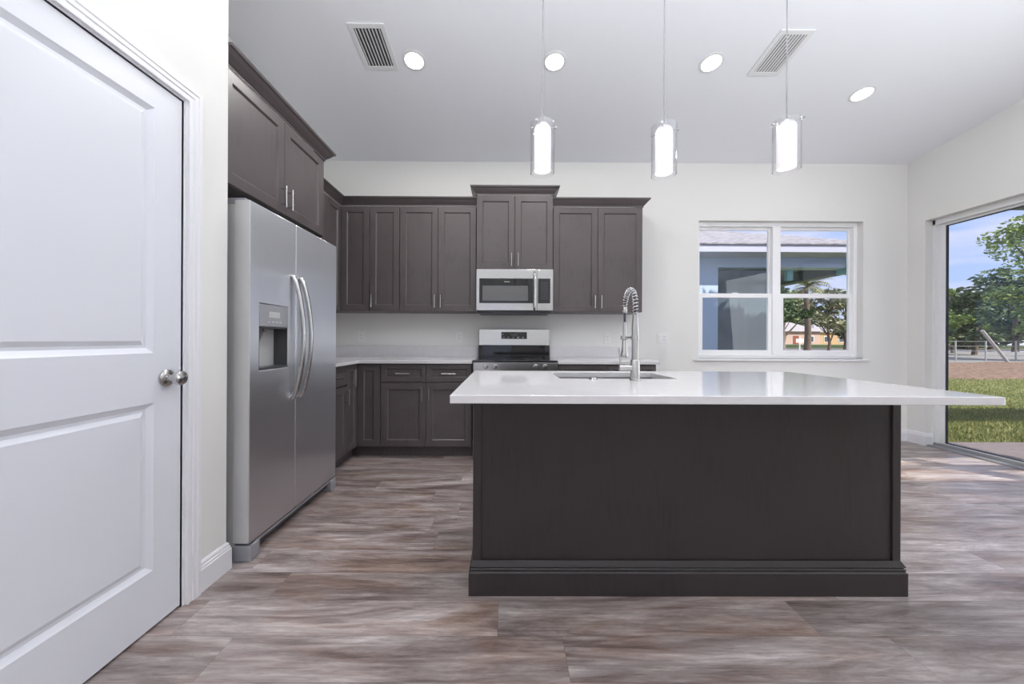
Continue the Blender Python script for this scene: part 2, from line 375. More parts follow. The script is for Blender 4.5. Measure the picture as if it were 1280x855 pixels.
def thing(name, label, cat, loc=(0, 0, 0), group=None):
    o = bpy.data.objects.new(name, None); o.empty_display_size = 0.05; COL.objects.link(o); o.location = loc
    return tag(o, label, cat, group)
def struct(name, mb, mat, parent=None, label=None, **k):
    o = build(name, mb, mat, parent, **k)
    if not parent: o['kind'] = 'structure'
    if label: o['label'] = label
    return o
def copy_thing(root, loc, label, group=None):
    r = root.copy(); COL.objects.link(r); r.location = loc; r['label'] = label
    if group: r['group'] = group
    for ch in list(root.children):
        c = ch.copy(); COL.objects.link(c); c.parent = r
        for g in list(ch.children):
            d = g.copy(); COL.objects.link(d); d.parent = c
    return r
def xyz(a, b, h): return (a, b, h)

# ------------------------------------------------------------------ the room
XR, YB = 4.46, 3.97             # right wall, back wall
XL, XP, YP = -2.006, -1.338, 1.722   # kitchen left wall, pantry wall face, end of the pantry wall
YREAR = -3.5
SLOPE = 0.15
def ceil_z(y): return 3.075 + SLOPE * (YB - y)

struct('floor', MB().box(-4.1, XR + 0.03, YREAR - 0.1, YB + 0.05, -0.1, 0.0), M['floor'])
mb = MB()
y0, y1 = YREAR - 0.1, YB + 0.14
mb.add([(-4.1, y0, ceil_z(y0)), (XR + 0.14, y0, ceil_z(y0)), (XR + 0.14, y1, ceil_z(y1)), (-4.1, y1, ceil_z(y1)),
        (-4.1, y0, ceil_z(y0) + .15), (XR + 0.14, y0, ceil_z(y0) + .15), (XR + 0.14, y1, ceil_z(y1) + .15), (-4.1, y1, ceil_z(y1) + .15)],
       [(0, 3, 2, 1), (4, 5, 6, 7), (0, 1, 5, 4), (1, 2, 6, 5), (2, 3, 7, 6), (3, 0, 4, 7)])
struct('ceiling', mb, M['ceiling'])
HT = 4.6
def wall_top(mb, x0, x1, y0, y1, z0=-0.1):
    """wall block whose top follows the sloping ceiling"""
    za, zb = ceil_z(y0) + .02, ceil_z(y1) + .02
    return mb.add([(x0, y0, z0), (x1, y0, z0), (x1, y1, z0), (x0, y1, z0), (x0, y0, za), (x1, y0, za), (x1, y1, zb), (x0, y1, zb)],
                  [(0, 3, 2, 1), (4, 5, 6, 7), (0, 1, 5, 4), (1, 2, 6, 5), (2, 3, 7, 6), (3, 0, 4, 7)])
# back wall with the window hole
WX0, WX1, WZ0, WZ1 = 2.130, 3.965, 0.905, 2.440
BT = ceil_z(YB) + 0.02
mb = MB()
mb.ring((XL - 0.14, XR + 0.14, -0.1, BT), (WX0, WX1, WZ0, WZ1), YB, YB + 0.14, lambda a, b, h: (a, h, b))
struct('wall_back', mb, M['wall'])
# kitchen left wall and the pantry block (its room-side face holds the door)
mb = MB(); wall_top(mb, XL - 0.12, XL, YP - 0.1, YB + 0.14)
struct('wall_kitchen_left', mb, M['wall'])
DY0, DY1, DZ = 0.655, 1.487, 2.088      # door opening
mb = MB()
wall_top(mb, XP - 0.115, XP, DY1, YP)
wall_top(mb, XP - 0.115, XP, YREAR, DY0)
wall_top(mb, XP - 0.115, XP, DY0, DY1, DZ)
wall_top(mb, XL - 0.12, XP - 0.115, YP - 0.115, YP)
struct('wall_left', mb, M['wall'])
mb = MB(); wall_top(mb, XP - 0.9, XP - 0.8, DY0 - 0.3, YP - 0.115)
struct('wall_pantry_inside', mb, M['wall'])
# right wall with the patio door opening
SY0, SY1, SZ = 1.30, 3.800, 2.395
mb = MB()
wall_top(mb, XR, XR + 0.14, SY1, YB + 0.14)
wall_top(mb, XR, XR + 0.14, SY0, SY1, SZ)
wall_top(mb, XR, XR + 0.14, YREAR - 0.1, SY0)
struct('wall_right', mb, M['wall'])
mb = MB()
mb.ring((-4.1, XR + 0.14, -0.1, 4.25), (-0.75, 0.15, 0.5, 2.4), YREAR - 0.1, YREAR, lambda a, b, h: (a, h, b))
o = struct('wall_rear', mb, M['wall'])

# ---- baseboards
BBP = [(0, 0), (0.016, 0), (0.016, 0.098), (0.0125, 0.102), (0.0125, 0.110), (0.009, 0.114), (0.009, 0.122), (0.004, 0.131), (0, 0.133)]
mb = MB().sweep([(XP, 1.562), (XP, YP), (XL + 0.3, YP)], BBP, xyz)
struct('baseboard_left', mb, M['trim'], smooth=False)
mb = MB().sweep([(XR + 0.10, SY1), (XR, SY1), (XR, YB), (1.43, YB)][::-1], [(o, h) for o, h in BBP], xyz)
struct('baseboard_right', mb, M['trim'])

# ---- pantry door, casing and knob
# casing path in the (Y, Z) plane: up the latch side, over the head, down the hinge side
CAS = [(0, 0), (0, 0.017), (0.008, 0.018), (0.011, 0.014), (0.023, 0.014), (0.026, 0.018), (0.040, 0.018), (0.045, 0.021), (0.060, 0.021), (0.065, 0.012), (0.065, 0)]
mb = MB().sweep([(DY1 + 0.010, 0.0), (DY1 + 0.010, DZ + 0.006), (DY0 - 0.010, DZ + 0.006), (DY0 - 0.010, 0.0)], CAS, lambda a, b, h: (XP + h, a, b))
struct('trim_1', mb, M['trim'])
mb = MB().box(XP - 0.115, XP + 0.004, DY1, DY1 + 0.018, 0, DZ + 0.012).box(XP - 0.115, XP + 0.004, DY0 - 0.018, DY0, 0, DZ + 0.012).box(XP - 0.115, XP + 0.004, DY0, DY1, DZ, DZ + 0.012)
mb.box(XP - 0.060, XP - 0.045, DY1 - 0.012, DY1, 0, DZ)
struct('trim_2', mb, M['trim'])
door = bpy.data.objects.new('door_1', None); COL.objects.link(door); door['kind'] = 'structure'; door.location = (XP, DY0, 0)
door['label'] = 'white two-panel interior door with a round nickel knob'
DX = XP - 0.004
dy0, dy1, dz0, dz1 = DY0 + 0.003, DY1 - 0.004, 0.010, DZ - 0.004
def door_slab():
    mb = MB()
    ya, yb = dy0 + 0.115, dy1 - 0.112
    rows = [dz0, 0.225, 0.862, 1.052, 1.985, dz1]
    F = lambda a, b, h: (DX + h, a, b)
    # stiles and rails around two sunk panels
    def q(a0, a1, b0, b1): mb.add([F(a0, b0, 0), F(a1, b0, 0), F(a1, b1, 0), F(a0, b1, 0)], [(0, 1, 2, 3)])
    q(dy0, ya, dz0, dz1); q(yb, dy1, dz0, dz1); q(ya, yb, rows[0], rows[1]); q(ya, yb, rows[2], rows[3]); q(ya, yb, rows[4], rows[5])
    for b0, b1 in ((rows[1], rows[2]), (rows[3], rows[4])):
        rings = [(0, 0), (0.006, -0.004), (0.020, -0.012), (0.030, -0.012), (0.046, -0.004)]
        for (i0, h0), (i1, h1) in zip(rings[:-1], rings[1:]):
            A = [F(ya + i0, b0 + i0, h0), F(yb - i0, b0 + i0, h0), F(yb - i0, b1 - i0, h0), F(ya + i0, b1 - i0, h0)]
            B = [F(ya + i1, b0 + i1, h1), F(yb - i1, b0 + i1, h1), F(yb - i1, b1 - i1, h1), F(ya + i1, b1 - i1, h1)]
            mb.add(A + B, [(k, (k + 1) % 4, 4 + (k + 1) % 4, 4 + k) for k in range(4)])
        i = 0.046; h = -0.004
        mb.add([F(ya + i, b0 + i, h), F(yb - i, b0 + i, h), F(yb - i, b1 - i, h), F(ya + i, b1 - i, h)], [(0, 1, 2, 3)])
    t = -0.038
    mb.add([F(dy0, dz0, 0), F(dy1, dz0, 0), F(dy1, dz1, 0), F(dy0, dz1, 0), F(dy0, dz0, t), F(dy1, dz0, t), F(dy1, dz1, t), F(dy0, dz1, t)],
           [(0, 1, 5, 4), (1, 2, 6, 5), (2, 3, 7, 6), (3, 0, 4, 7), (4, 5, 6, 7)])
    return mb
slab = build('door_panel', door_slab(), M['door'], door, recalc=False)
me = slab.data; b = bmesh.new(); b.from_mesh(me); bmesh.ops.remove_doubles(b, verts=b.verts[:], dist=1e-5); bmesh.ops.recalc_face_normals(b, faces=b.faces[:]); b.to_mesh(me); b.free()
KY, KZ = dy1 - 0.062, 0.952
knob = build('door_knob', MB().lathe([(0.0, 0), (0.033, 0), (0.033, 0.006), (0.026, 0.011), (0.013, 0.014), (0.011, 0.030), (0.016, 0.036), (0.026, 0.043), (0.029, 0.053), (0.027, 0.062), (0.018, 0.068), (0.0, 0.069)], (DX, KY, KZ), 'X'), M['nickel'], door, smooth=True)
knob['label'] = 'round satin nickel door knob'
build('lock_button', MB().lathe([(0.0, 0.069), (0.006, 0.069), (0.006, 0.072), (0, 0.072)], (DX, KY, KZ), 'X', 12), M['chrome'], knob)

# ---- window in the back wall: two single-hung units
win = bpy.data.objects.new('window_1', None); COL.objects.link(win); win.location = (WX0, YB, WZ0); win['kind'] = 'structure'
win['label'] = 'white twin single-hung window in the back wall'
WY = YB + 0.075
XM = (WX0 + WX1) / 2 + 0.0
yz = lambda a, b, h: (a, h, b)
fr = MB().ring((WX0, WX1, WZ0, WZ1), (WX0 + 0.045, WX1 - 0.045, WZ0 + 0.045, WZ1 - 0.045), WY - 0.01, WY + 0.06, yz)
fr.box(XM - 0.045, XM + 0.045, WY - 0.012, WY + 0.06, WZ0 + 0.045, WZ1 - 0.045)
frame = build('window_frame', fr, M['vinyl'], win, bevel=0.003)
ZM = 1.615
for (a0, a1) in ((WX0 + 0.045, XM - 0.045), (XM + 0.045, WX1 - 0.045)):
    up = build('upper_sash', MB().ring((a0, a1, ZM - 0.02, WZ1 - 0.045), (a0 + 0.022, a1 - 0.022, ZM + 0.03, WZ1 - 0.075), WY + 0.030, WY + 0.052, yz), M['vinyl'], win, bevel=0.002)
    build('glass_pane', MB().box(a0 + 0.022, a1 - 0.022, WY + 0.039, WY + 0.043, ZM + 0.03, WZ1 - 0.075), M['glass'], up)
    lo = build('lower_sash', MB().ring((a0, a1, WZ0 + 0.045, ZM + 0.025), (a0 + 0.042, a1 - 0.042, WZ0 + 0.095, ZM - 0.022), WY, WY + 0.026, yz), M['vinyl'], win, bevel=0.002)
    build('glass_pane', MB().box(a0 + 0.042, a1 - 0.042, WY + 0.011, WY + 0.015, WZ0 + 0.095, ZM - 0.022), M['glass'], lo)
    build('sash_lock', MB().box((a0 + a1) / 2 - 0.03, (a0 + a1) / 2 + 0.03, WY - 0.002, WY + 0.02, ZM + 0.025, ZM + 0.036), M['vinyl'], lo, bevel=0.003)
struct('trim_3', MB().box(WX0 - 0.055, WX1 + 0.055, YB - 0.028, YB + 0.066, WZ0 - 0.022, WZ0), M['trim'], label='white window sill', bevel=0.004)

# ---- sliding patio door in the right wall
sl = bpy.data.objects.new('door_2', None); COL.objects.link(sl); sl.location = (XR, SY0, 0); sl['kind'] = 'structure'
sl['label'] = 'sliding glass patio door in the right wall'
FX0, FX1 = XR + 0.075, XR + 0.155
mb = MB().box(FX0, FX1, SY1 - 0.028, SY1, 0, SZ).box(FX0, FX1, SY0, SY0 + 0.028, 0, SZ).box(FX0, FX1, SY0, SY1, SZ - 0.055, SZ)
build('door_frame', mb, M['alu'], sl, bevel=0.003)
mb = MB().box(FX0 - 0.07, FX1, SY0, SY1, 0.0, 0.014).box(FX0, FX0 + 0.006, SY0, SY1, 0.014, 0.04).box(FX0 + 0.04, FX0 + 0.046, SY0, SY1, 0.014, 0.034)
build('track', mb, M['track'], sl)
SM = (SY0 + SY1) / 2
for k, (a0, a1, x0) in enumerate(((SM - 0.03, SY1 - 0.028, FX0 + 0.045), (SY0 + 0.028, SM + 0.03, FX0 + 0.010))):
    p = build('sliding_panel', MB().ring((a0, a1, 0.02, SZ - 0.055), (a0 + 0.05, a1 - 0.050, 0.042, SZ - 0.075), x0, x0 + 0.03, lambda a, b, h: (h, a, b)), M['alu'], sl, bevel=0.002)
    build('gasket', MB().ring((a0 + 0.05, a1 - 0.050, 0.042, SZ - 0.075), (a0 + 0.06, a1 - 0.060, 0.050, SZ - 0.083), x0 + 0.006, x0 + 0.024, lambda a, b, h: (h, a, b)), M['gasket'], p)
    build('glass_pane', MB().box(x0 + 0.013, x0 + 0.017, a0 + 0.058, a1 - 0.058, 0.047, SZ - 0.08), M['glass'], p)

# ------------------------------------------------------------------ cabinets
def face_back(yf): return lambda u, d, z: (u, yf + d, z)          # doors that face the camera
def face_left(xf): return lambda u, d, z: (xf - d, u, z)          # doors that face right
def fbox(mb, F, u0, u1, d0, d1, z0, z1):
    c = [F(u, d, z) for u in (u0, u1) for d in (d0, d1) for z in (z0, z1)]
    return mb.add(c, [(0, 1, 3, 2), (4, 6, 7, 5), (0, 4, 5, 1), (2, 3, 7, 6), (0, 2, 6, 4), (1, 5, 7, 3)])
def shaker(F, u0, u1, z0, z1, rail=0.058, t=0.02, rec=0.010, gap=0.0018):
    u0 += gap; u1 -= gap; z0 += gap; z1 -= gap
    mb = MB()
    R = lambda i, d: [F(u0 + i, d, z0 + i), F(u1 - i, d, z0 + i), F(u1 - i, d, z1 - i), F(u0 + i, d, z1 - i)]
    rings = [R(0, t), R(0, 0.0015), R(0.0015, 0), R(rail, 0), R(rail + 0.0085, rec * 0.9), R(rail + 0.0095, rec)]
    vs = [v for r in rings for v in r]
    fs = [(k * 4 + i, k * 4 + (i + 1) % 4, (k + 1) * 4 + (i + 1) % 4, (k + 1) * 4 + i) for k in range(len(rings) - 1) for i in range(4)]
    n = (len(rings) - 1) * 4
    fs += [(0, 1, 2, 3), (n, n + 1, n + 2, n + 3)]
    return mb.add(vs, fs)
def pull(F, u, z0, z1=None, u1=None, r=0.0055, so=0.032):
    mb = MB()
    if u1 is None:
        mb.rod(F(u, -so, z0), F(u, -so, z1), r)
        for z in (z0 + 0.018, z1 - 0.018): mb.rod(F(u, 0.001, z), F(u, -so, z), r * 0.8)
    else:
        mb.rod(F(u, -so, z0), F(u1, -so, z0), r)
        for a in (u + 0.018, u1 - 0.018): mb.rod(F(a, 0.001, z0), F(a, -so, z0), r * 0.8)
    return mb
def add_door(root, F, u0, u1, z0, z1, handle=None, kind='door', rail=0.058, mat=None):
    d = build(kind, shaker(F, u0, u1, z0, z1, rail), mat or M['cab'], root)
    if handle: 
        h = build('handle', pull(F, *handle[0], **handle[1]), M['nickel'], d, smooth=True); h['label'] = 'brushed nickel bar handle'
    return d
CROWN = [(0, 0), (0.006, 0), (0.006, 0.012), (0.014, 0.018), (0.034, 0.040), (0.048, 0.060), (0.058, 0.064), (0.062, 0.077), (0, 0.077)]

YU = YB - 0.335                 # front of the wall cabinets
YBASE = YB - 0.635              # front of the base cabinets
XU, XBASE = -1.681, -1.385      # fronts along the left wall
UZ0, UZ1 = 1.392, 2.455
HB = (UZ0 + 0.035, UZ0 + 0.165)  # handle heights on wall cabinets
FB, FL = face_back(YU), face_left(XU)

# corner wall cabinet with a folding corner door
t = thing('corner_wall_cabinet', 'dark wall cabinet turning the inner corner above the counter, no handles', 'cabinet', (XL, YB, UZ0))
build('cabinet_body', MB().prism([(XL, 3.352), (XU - 0.02, 3.352), (XU - 0.02, YU + 0.02), (-1.392, YU + 0.02), (-1.392, YB), (XL, YB)], UZ0, UZ1), M['cab'], t)
add_door(t, FL, 3.356, YU, UZ0, UZ1)
add_door(t, FB, XU, -1.392, UZ0, UZ1)
# wall cabinet beside the refrigerator cabinet
t = thing('wall_cabinet', 'dark wall cabinet on the left wall mostly hidden behind the refrigerator cabinet', 'cabinet', (XL, 3.0, UZ0))
build('cabinet_body', MB().box(XL, XU - 0.02, 2.722, 3.350, UZ0, UZ1), M['cab'], t)
add_door(t, FL, 2.724, 3.036, UZ0, UZ1, ((3.006, *HB), {})); add_door(t, FL, 3.036, 3.350, UZ0, UZ1, ((3.066, *HB), {}))
def upper(label, x0, x1, doors, z0=UZ0, z1=UZ1, yf=YU, hb=HB):
    t = thing('wall_cabinet', label, 'cabinet', ((x0 + x1) / 2, YB, z0))
    F = face_back(yf)
    build('cabinet_body', MB().box(x0 + 0.001, x1 - 0.001, yf + 0.02, YB, z0, z1), M['cab'], t)
    for a0, a1, hu in doors: add_door(t, F, a0, a1, z0, z1, ((hu, *hb), {}))
    return t
upper('narrow single-door dark wall cabinet next to the corner, handle at its lower left', -1.389, -1.088, [(-1.389, -1.088, -1.362)])
upper('two-door dark wall cabinet between the narrow cabinet and the microwave', -1.084, -0.310, [(-1.084, -0.697, -0.727), (-0.697, -0.310, -0.667)])
MY = YB - 0.36
upper('short raised dark wall cabinet right above the microwave', -0.306, 0.466, [(-0.306, 0.080, 0.047), (0.080, 0.466, 0.113)], 1.815, 2.562, MY, (1.845, 1.975))
upper('two-door dark wall cabinet right of the microwave, last of the row', 0.471, 1.379, [(0.471, 0.925, 0.892), (0.925, 1.379, 0.958)])
# crown mouldings (separate lengths)
tag(build('crown_molding', MB().sweep([(XU, 2.83), (XU, YU), (-0.308, YU)], [(o, h + UZ1) for o, h in CROWN], xyz), M['cab']), 'dark crown moulding along the left and corner wall cabinets', 'moulding')
tag(build('crown_molding', MB().sweep([(-0.306, YB), (-0.306, MY), (0.466, MY), (0.466, YB)], [(o, h + 2.562) for o, h in CROWN], xyz), M['cab']), 'short raised dark crown moulding over the cabinet above the microwave', 'moulding')
tag(build('crown_molding', MB().sweep([(0.468, YU), (1.379, YU), (1.379, YB)], [(o, h + UZ1) for o, h in CROWN], xyz), M['cab']), 'dark crown moulding over the wall cabinet right of the microwave', 'moulding')
# refrigerator surround
XF = -1.384
FF = face_left(XF)
FZ0 = 1.880
t = thing('fridge_cabinet', 'dark two-door cabinet above the stainless refrigerator', 'cabinet', (XL, 2.24, FZ0))
build('cabinet_body', MB().box(XL + .003, XF - 0.02, 1.746, 2.700, FZ0, UZ1), M['cab'], t)
add_door(t, FF, 1.750, 2.236, FZ0, UZ1, ((2.203, FZ0 + 0.035, FZ0 + 0.165), {})); add_door(t, FF, 2.236, 2.704, FZ0, UZ1, ((2.268, FZ0 + 0.035, FZ0 + 0.165), {}))
tag(build('crown_molding', MB().sweep([(XF, 1.726), (XF, 2.720), (XU - 0.0, 2.720)], [(o, h + UZ1) for o, h in CROWN], xyz), M['cab']), 'dark crown moulding over the refrigerator cabinet', 'moulding')
tag(build('fridge_end_panel', MB().box(XL, XF, 1.726, 1.744, 0, UZ1), M['cab'], bevel=0.0015), 'tall thin dark panel between the white wall end and the refrigerator', 'panel')
tag(build('fridge_end_panel', MB().box(XL, XF - 0.004, 2.702, 2.720, 0, UZ1), M['cab'], bevel=0.0015), 'tall dark panel on the far side of the refrigerator', 'panel')

# base cabinets
CZ0, CZ1 = 0.882, 0.912
BZ0, BZ1 = 0.108, 0.876
DRZ = 0.705
FBB, FBL = face_back(YBASE), face_left(XBASE)
def base(label, F, u0, u1, depth, drawers, doors, loc, flip=False):
    t = thing('base_cabinet', label, 'cabinet', loc)
    build('cabinet_body', fbox(MB(), F, u0, u1, 0.02, depth, BZ0, CZ0), M['cab'], t)
    build('toe_kick', fbox(MB(), F, u0, u1, 0.075, depth, 0, BZ0), M['cab'], t)
    for a0, a1 in drawers: 
        m = (a0 + a1) / 2; add_door(t, F, a0, a1, DRZ + 0.004, BZ1, ((m - 0.065, (DRZ + BZ1) / 2), {'u1': m + 0.065}), 'drawer', 0.042)
    for a0, a1, hu in doors: add_door(t, F, a0, a1, BZ0, DRZ - 0.004, ((hu, DRZ - 0.165, DRZ - 0.035), {}))
    return t
base('dark base cabinet with one drawer over a door, just past the refrigerator', FBL, 2.722, 3.128, 0.62, [(2.724, 3.128)], [(2.724, 3.128, 3.095)], (XL, 2.9, 0))
t = thing('corner_base_cabinet', 'dark base cabinet filling the inner corner with tall folding doors', 'cabinet', (XL, YB, 0))
YC, XC = 3.130, -1.172
build('cabinet_body', MB().prism([(XL + .003, YC), (XBASE - 0.02, YC), (XBASE - 0.02, YBASE + 0.02), (XC, YBASE + 0.02), (XC, YB - .003), (XL + .003, YB - .003)], BZ0, CZ0), M['cab'], t)
build('toe_kick', MB().prism([(XL + .003, YC), (XBASE - 0.075, YC), (XBASE - 0.075, YBASE + 0.075), (XC, YBASE + 0.075), (XC, YB - .003), (XL + .003, YB - .003)], 0, BZ0), M['cab'], t)
add_door(t, FBL, YC, YBASE, BZ0, BZ1, ((YC + 0.10, BZ1 - 0.20, BZ1 - 0.04), {}), rail=0.05)
add_door(t, FBB, XBASE, XC, BZ0, BZ1, rail=0.058)
mid = -0.745
base('dark base cabinet with two drawers over two doors, left of the range', FBB, -1.168, -0.320, 0.63, [(-1.166, mid), (mid, -0.322)], [(-1.166, mid, mid - 0.032), (mid, -0.322, mid + 0.032)], (-0.74, YB, 0))
base('dark base cabinet right of the range, mostly hidden behind the island', FBB, 0.482, 1.400, 0.63, [(0.484, 0.941), (0.941, 1.398)], [(0.484, 0.941, 0.91), (0.941, 1.398, 0.97)], (0.94, YB, 0))

# countertops with low backsplashes
YCF, XCF = YB - 0.660, -1.360
t = thing('countertop', 'white quartz L-shaped countertop left of the range', 'countertop', (-1.2, YB, CZ0))
build('slab', MB().prism([(XL, 2.722), (XCF, 2.722), (XCF, YCF), (-0.316, YCF), (-0.316, YB), (XL, YB)], CZ0, CZ1), M['quartz'], t, bevel=0.003)
build('backsplash', MB().prism([(XL, 2.722), (XL + 0.02, 2.722), (XL + 0.02, YB - 0.02), (-0.316, YB - 0.02), (-0.316, YB), (XL, YB)], CZ1, 1.035), M['quartz'], t, bevel=0.002)
t = thing('countertop', 'short white quartz countertop right of the range, below the window side', 'countertop', (0.95, YB, CZ0))
build('slab', MB().box(0.478, 1.425, YCF, YB, CZ0, CZ1), M['quartz'], t, bevel=0.003)
build('backsplash', MB().box(0.478, 1.425, YB - 0.02, YB, CZ1, 1.035), M['quartz'], t, bevel=0.002)

# ------------------------------------------------------------------ island
IX0, IX1, IY0, IY1 = -0.143, 1.733, 1.568, 2.215
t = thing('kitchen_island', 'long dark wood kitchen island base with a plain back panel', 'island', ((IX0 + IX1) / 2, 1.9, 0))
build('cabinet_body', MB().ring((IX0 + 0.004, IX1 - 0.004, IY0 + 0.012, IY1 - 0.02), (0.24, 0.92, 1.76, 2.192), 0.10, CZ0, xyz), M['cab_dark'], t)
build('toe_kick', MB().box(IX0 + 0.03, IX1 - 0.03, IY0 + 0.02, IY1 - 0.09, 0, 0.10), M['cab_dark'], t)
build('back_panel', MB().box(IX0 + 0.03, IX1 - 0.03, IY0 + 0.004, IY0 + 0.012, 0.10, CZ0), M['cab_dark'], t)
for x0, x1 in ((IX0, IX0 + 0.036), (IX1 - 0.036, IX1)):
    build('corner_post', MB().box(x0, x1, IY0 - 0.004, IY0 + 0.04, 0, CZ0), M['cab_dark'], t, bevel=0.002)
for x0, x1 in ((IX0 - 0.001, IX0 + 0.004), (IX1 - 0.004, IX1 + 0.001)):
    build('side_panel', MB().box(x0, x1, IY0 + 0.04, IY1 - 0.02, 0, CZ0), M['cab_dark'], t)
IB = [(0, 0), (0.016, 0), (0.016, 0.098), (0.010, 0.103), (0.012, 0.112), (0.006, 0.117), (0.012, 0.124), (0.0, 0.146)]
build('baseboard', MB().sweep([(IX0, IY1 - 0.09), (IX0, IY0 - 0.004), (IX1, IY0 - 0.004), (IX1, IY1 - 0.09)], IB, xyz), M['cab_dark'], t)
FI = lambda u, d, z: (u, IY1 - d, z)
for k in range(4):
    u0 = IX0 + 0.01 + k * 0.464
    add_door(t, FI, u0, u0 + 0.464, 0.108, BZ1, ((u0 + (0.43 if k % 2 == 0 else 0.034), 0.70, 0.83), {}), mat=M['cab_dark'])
SX0, SX1, SYA, SYB2 = 0.275, 0.878, 1.826, 2.176
t = tag(build('island_countertop', MB().ring((-0.200, 1.782, 1.270, 2.262), (SX0, SX1, SYA, SYB2), CZ0, CZ1, xyz), M['quartz'], bevel=0.003), 'glossy white quartz countertop overhanging the dark island', 'countertop')
# undermount sink
t = thing('sink', 'stainless undermount sink set into the island countertop', 'sink', ((SX0 + SX1) / 2, 2.0, CZ0))
mb = MB(); e = 0.012; zb = 0.665
def rr(i, z): return [(SX0 - e + i, SYA - e + i, z), (SX1 + e - i, SYA - e + i, z), (SX1 + e - i, SYB2 + e - i, z), (SX0 - e + i, SYB2 + e - i, z)]
rs = [rr(-0.001, CZ0 - 0.001), rr(0.004, CZ0 - 0.001), rr(0.006, zb + 0.02), rr(0.024, zb), ]
vs = [v for r in rs for v in r] + rr(-0.001, CZ0 - 0.004) + rr(0.0, CZ0 - 0.004) + rr(0.0, zb - 0.004)
fs = [(k * 4 + i, k * 4 + (i + 1) % 4, (k + 1) * 4 + (i + 1) % 4, (k + 1) * 4 + i) for k in range(3) for i in range(4)] + [(12, 13, 14, 15)]
fs += [(16 + i, 16 + (i + 1) % 4, 20 + (i + 1) % 4, 20 + i) for i in range(4)] + [(20 + i, 20 + (i + 1) % 4, 24 + (i + 1) % 4, 24 + i) for i in range(4)] + [(24, 25, 26, 27)] + [(i, (i + 1) % 4, 16 + (i + 1) % 4, 16 + i) for i in range(4)]
mb.add(vs, fs)
build('basin', mb, M['sink'], t)
build('drain', MB().lathe([(0.0, 0.004), (0.03, 0.003), (0.042, 0.006), (0.045, 0.0)], ((SX0 + SX1) / 2, 2.0, zb + 0.001)), M['chrome'], t, smooth=True)
# air switch button on the counter
tag(build('counter_button', MB().lathe([(0.0, 0.010), (0.014, 0.010), (0.016, 0.008), (0.0165, 0.004), (0.021, 0.003), (0.022, 0.0)], (0.432, 1.778, CZ1), seg=24), M['chrome'], smooth=True), 'small round metal button on the island countertop left of the faucet', 'button')
# spring faucet
FXc, FYc = 0.628, 1.745
t = thing('kitchen_faucet', 'tall brushed nickel spring pull-down faucet on the island', 'faucet', (FXc, FYc, CZ1))
build('faucet_base', MB().lathe([(0.0, 0), (0.026, 0), (0.026, 0.004), (0.0225, 0.007), (0.0225, 0.098), (0.020, 0.102), (0.0, 0.102)], (FXc, FYc, CZ1)), M['nickel'], t, smooth=True)
build('faucet_body', MB().lathe([(0.0, 0.100), (0.0165, 0.100), (0.0165, 0.268), (0.0145, 0.285), (0.0125, 0.318), (0.0125, 0.322), (0, 0.322)], (FXc, FYc, CZ1)), M['nickel'], t, smooth=True)
R0 = 0.078; zt = CZ1 + 0.372
arc = [Vector((FXc, FYc, CZ1 + 0.318 + 0.054 * i / 6)) for i in range(7)]
arc += [Vector((FXc, FYc + R0 - R0 * math.cos(a), zt + R0 * math.sin(a))) for a in [PI * i / 24 for i in range(1, 25)]]
arc += [Vector((FXc, FYc + 2 * R0, zt - 0.10 * i / 8)) for i in range(1, 9)]
def resample(pts, n):
    d = [0.0]
    for a, b in zip(pts[:-1], pts[1:]): d.append(d[-1] + (b - a).length)
    res = []
    j = 0
    for k in range(n):
        s_ = d[-1] * k / (n - 1)
        while j < len(d) - 2 and d[j + 1] < s_: j += 1
        q = (s_ - d[j]) / max(1e-9, d[j + 1] - d[j]); res.append(pts[j].lerp(pts[j + 1], q))
    return res
build('hose', MB().tube(resample(arc, 60), 0.0062, 12), M['dark_grey'], t, smooth=True)
sp_path = resample(arc[:31], 420); turns = 19; coil = []
for k, p in enumerate(sp_path):
    tq = (sp_path[min(k + 1, 419)] - sp_path[max(k - 1, 0)]).normalized(); nx = Vector((1, 0, 0)); ny = tq.cross(nx).normalized()
    a = 2 * PI * turns * k / 419; coil.append(p + nx * (0.0125 * math.cos(a)) + ny * (0.0125 * math.sin(a)))
build('spring', MB().tube(coil, 0.0026, 6), M['chrome'], t, smooth=True)
hy = FYc + 2 * R0
build('collar', MB().lathe([(0.0, -0.03), (0.011, -0.03), (0.013, -0.026), (0.013, 0.0), (0.010, 0.004), (0.0, 0.004)], (FXc, hy, zt - 0.002), seg=24), M['nickel'], t, smooth=True)
zh = zt - 0.10
build('spray_head', MB().lathe([(0.0, 0.02), (0.0095, 0.02), (0.0095, -0.05), (0.013, -0.06), (0.0145, -0.13), (0.017, -0.137), (0.020, -0.150), (0.021, -0.162), (0.016, -0.166), (0.0, -0.166)], (FXc, hy, zh), seg=24), M['nickel'], t, smooth=True)
zc = CZ1 + 0.210
mb = MB().rod((FXc, FYc, zc), (FXc, hy - 0.012, zc), 0.005, seg=12)
mb.lathe([(0.0175, -0.010), (0.0215, -0.010), (0.0215, 0.010), (0.0175, 0.010)], (FXc, hy, zc), seg=24, closed=True)
mb.lathe([(0.0165, -0.010), (0.0205, -0.010), (0.0205, 0.010), (0.0165, 0.010)], (FXc, FYc, zc), seg=24, closed=True)
build('hose_holder', mb, M['nickel'], t, smooth=True)
mb = MB().rod((FXc - 0.018, FYc, CZ1 + 0.062), (FXc - 0.078, FYc, CZ1 + 0.062), 0.0155, 0.0145, 20)
mb.tube([(FXc - 0.070, FYc, CZ1 + 0.07), (FXc - 0.073, FYc, CZ1 + 0.10), (FXc - 0.080, FYc - 0.002, CZ1 + 0.155)], [0.005, 0.0042, 0.0036], 10)
build('lever_handle', mb, M['nickel'], t, smooth=True)

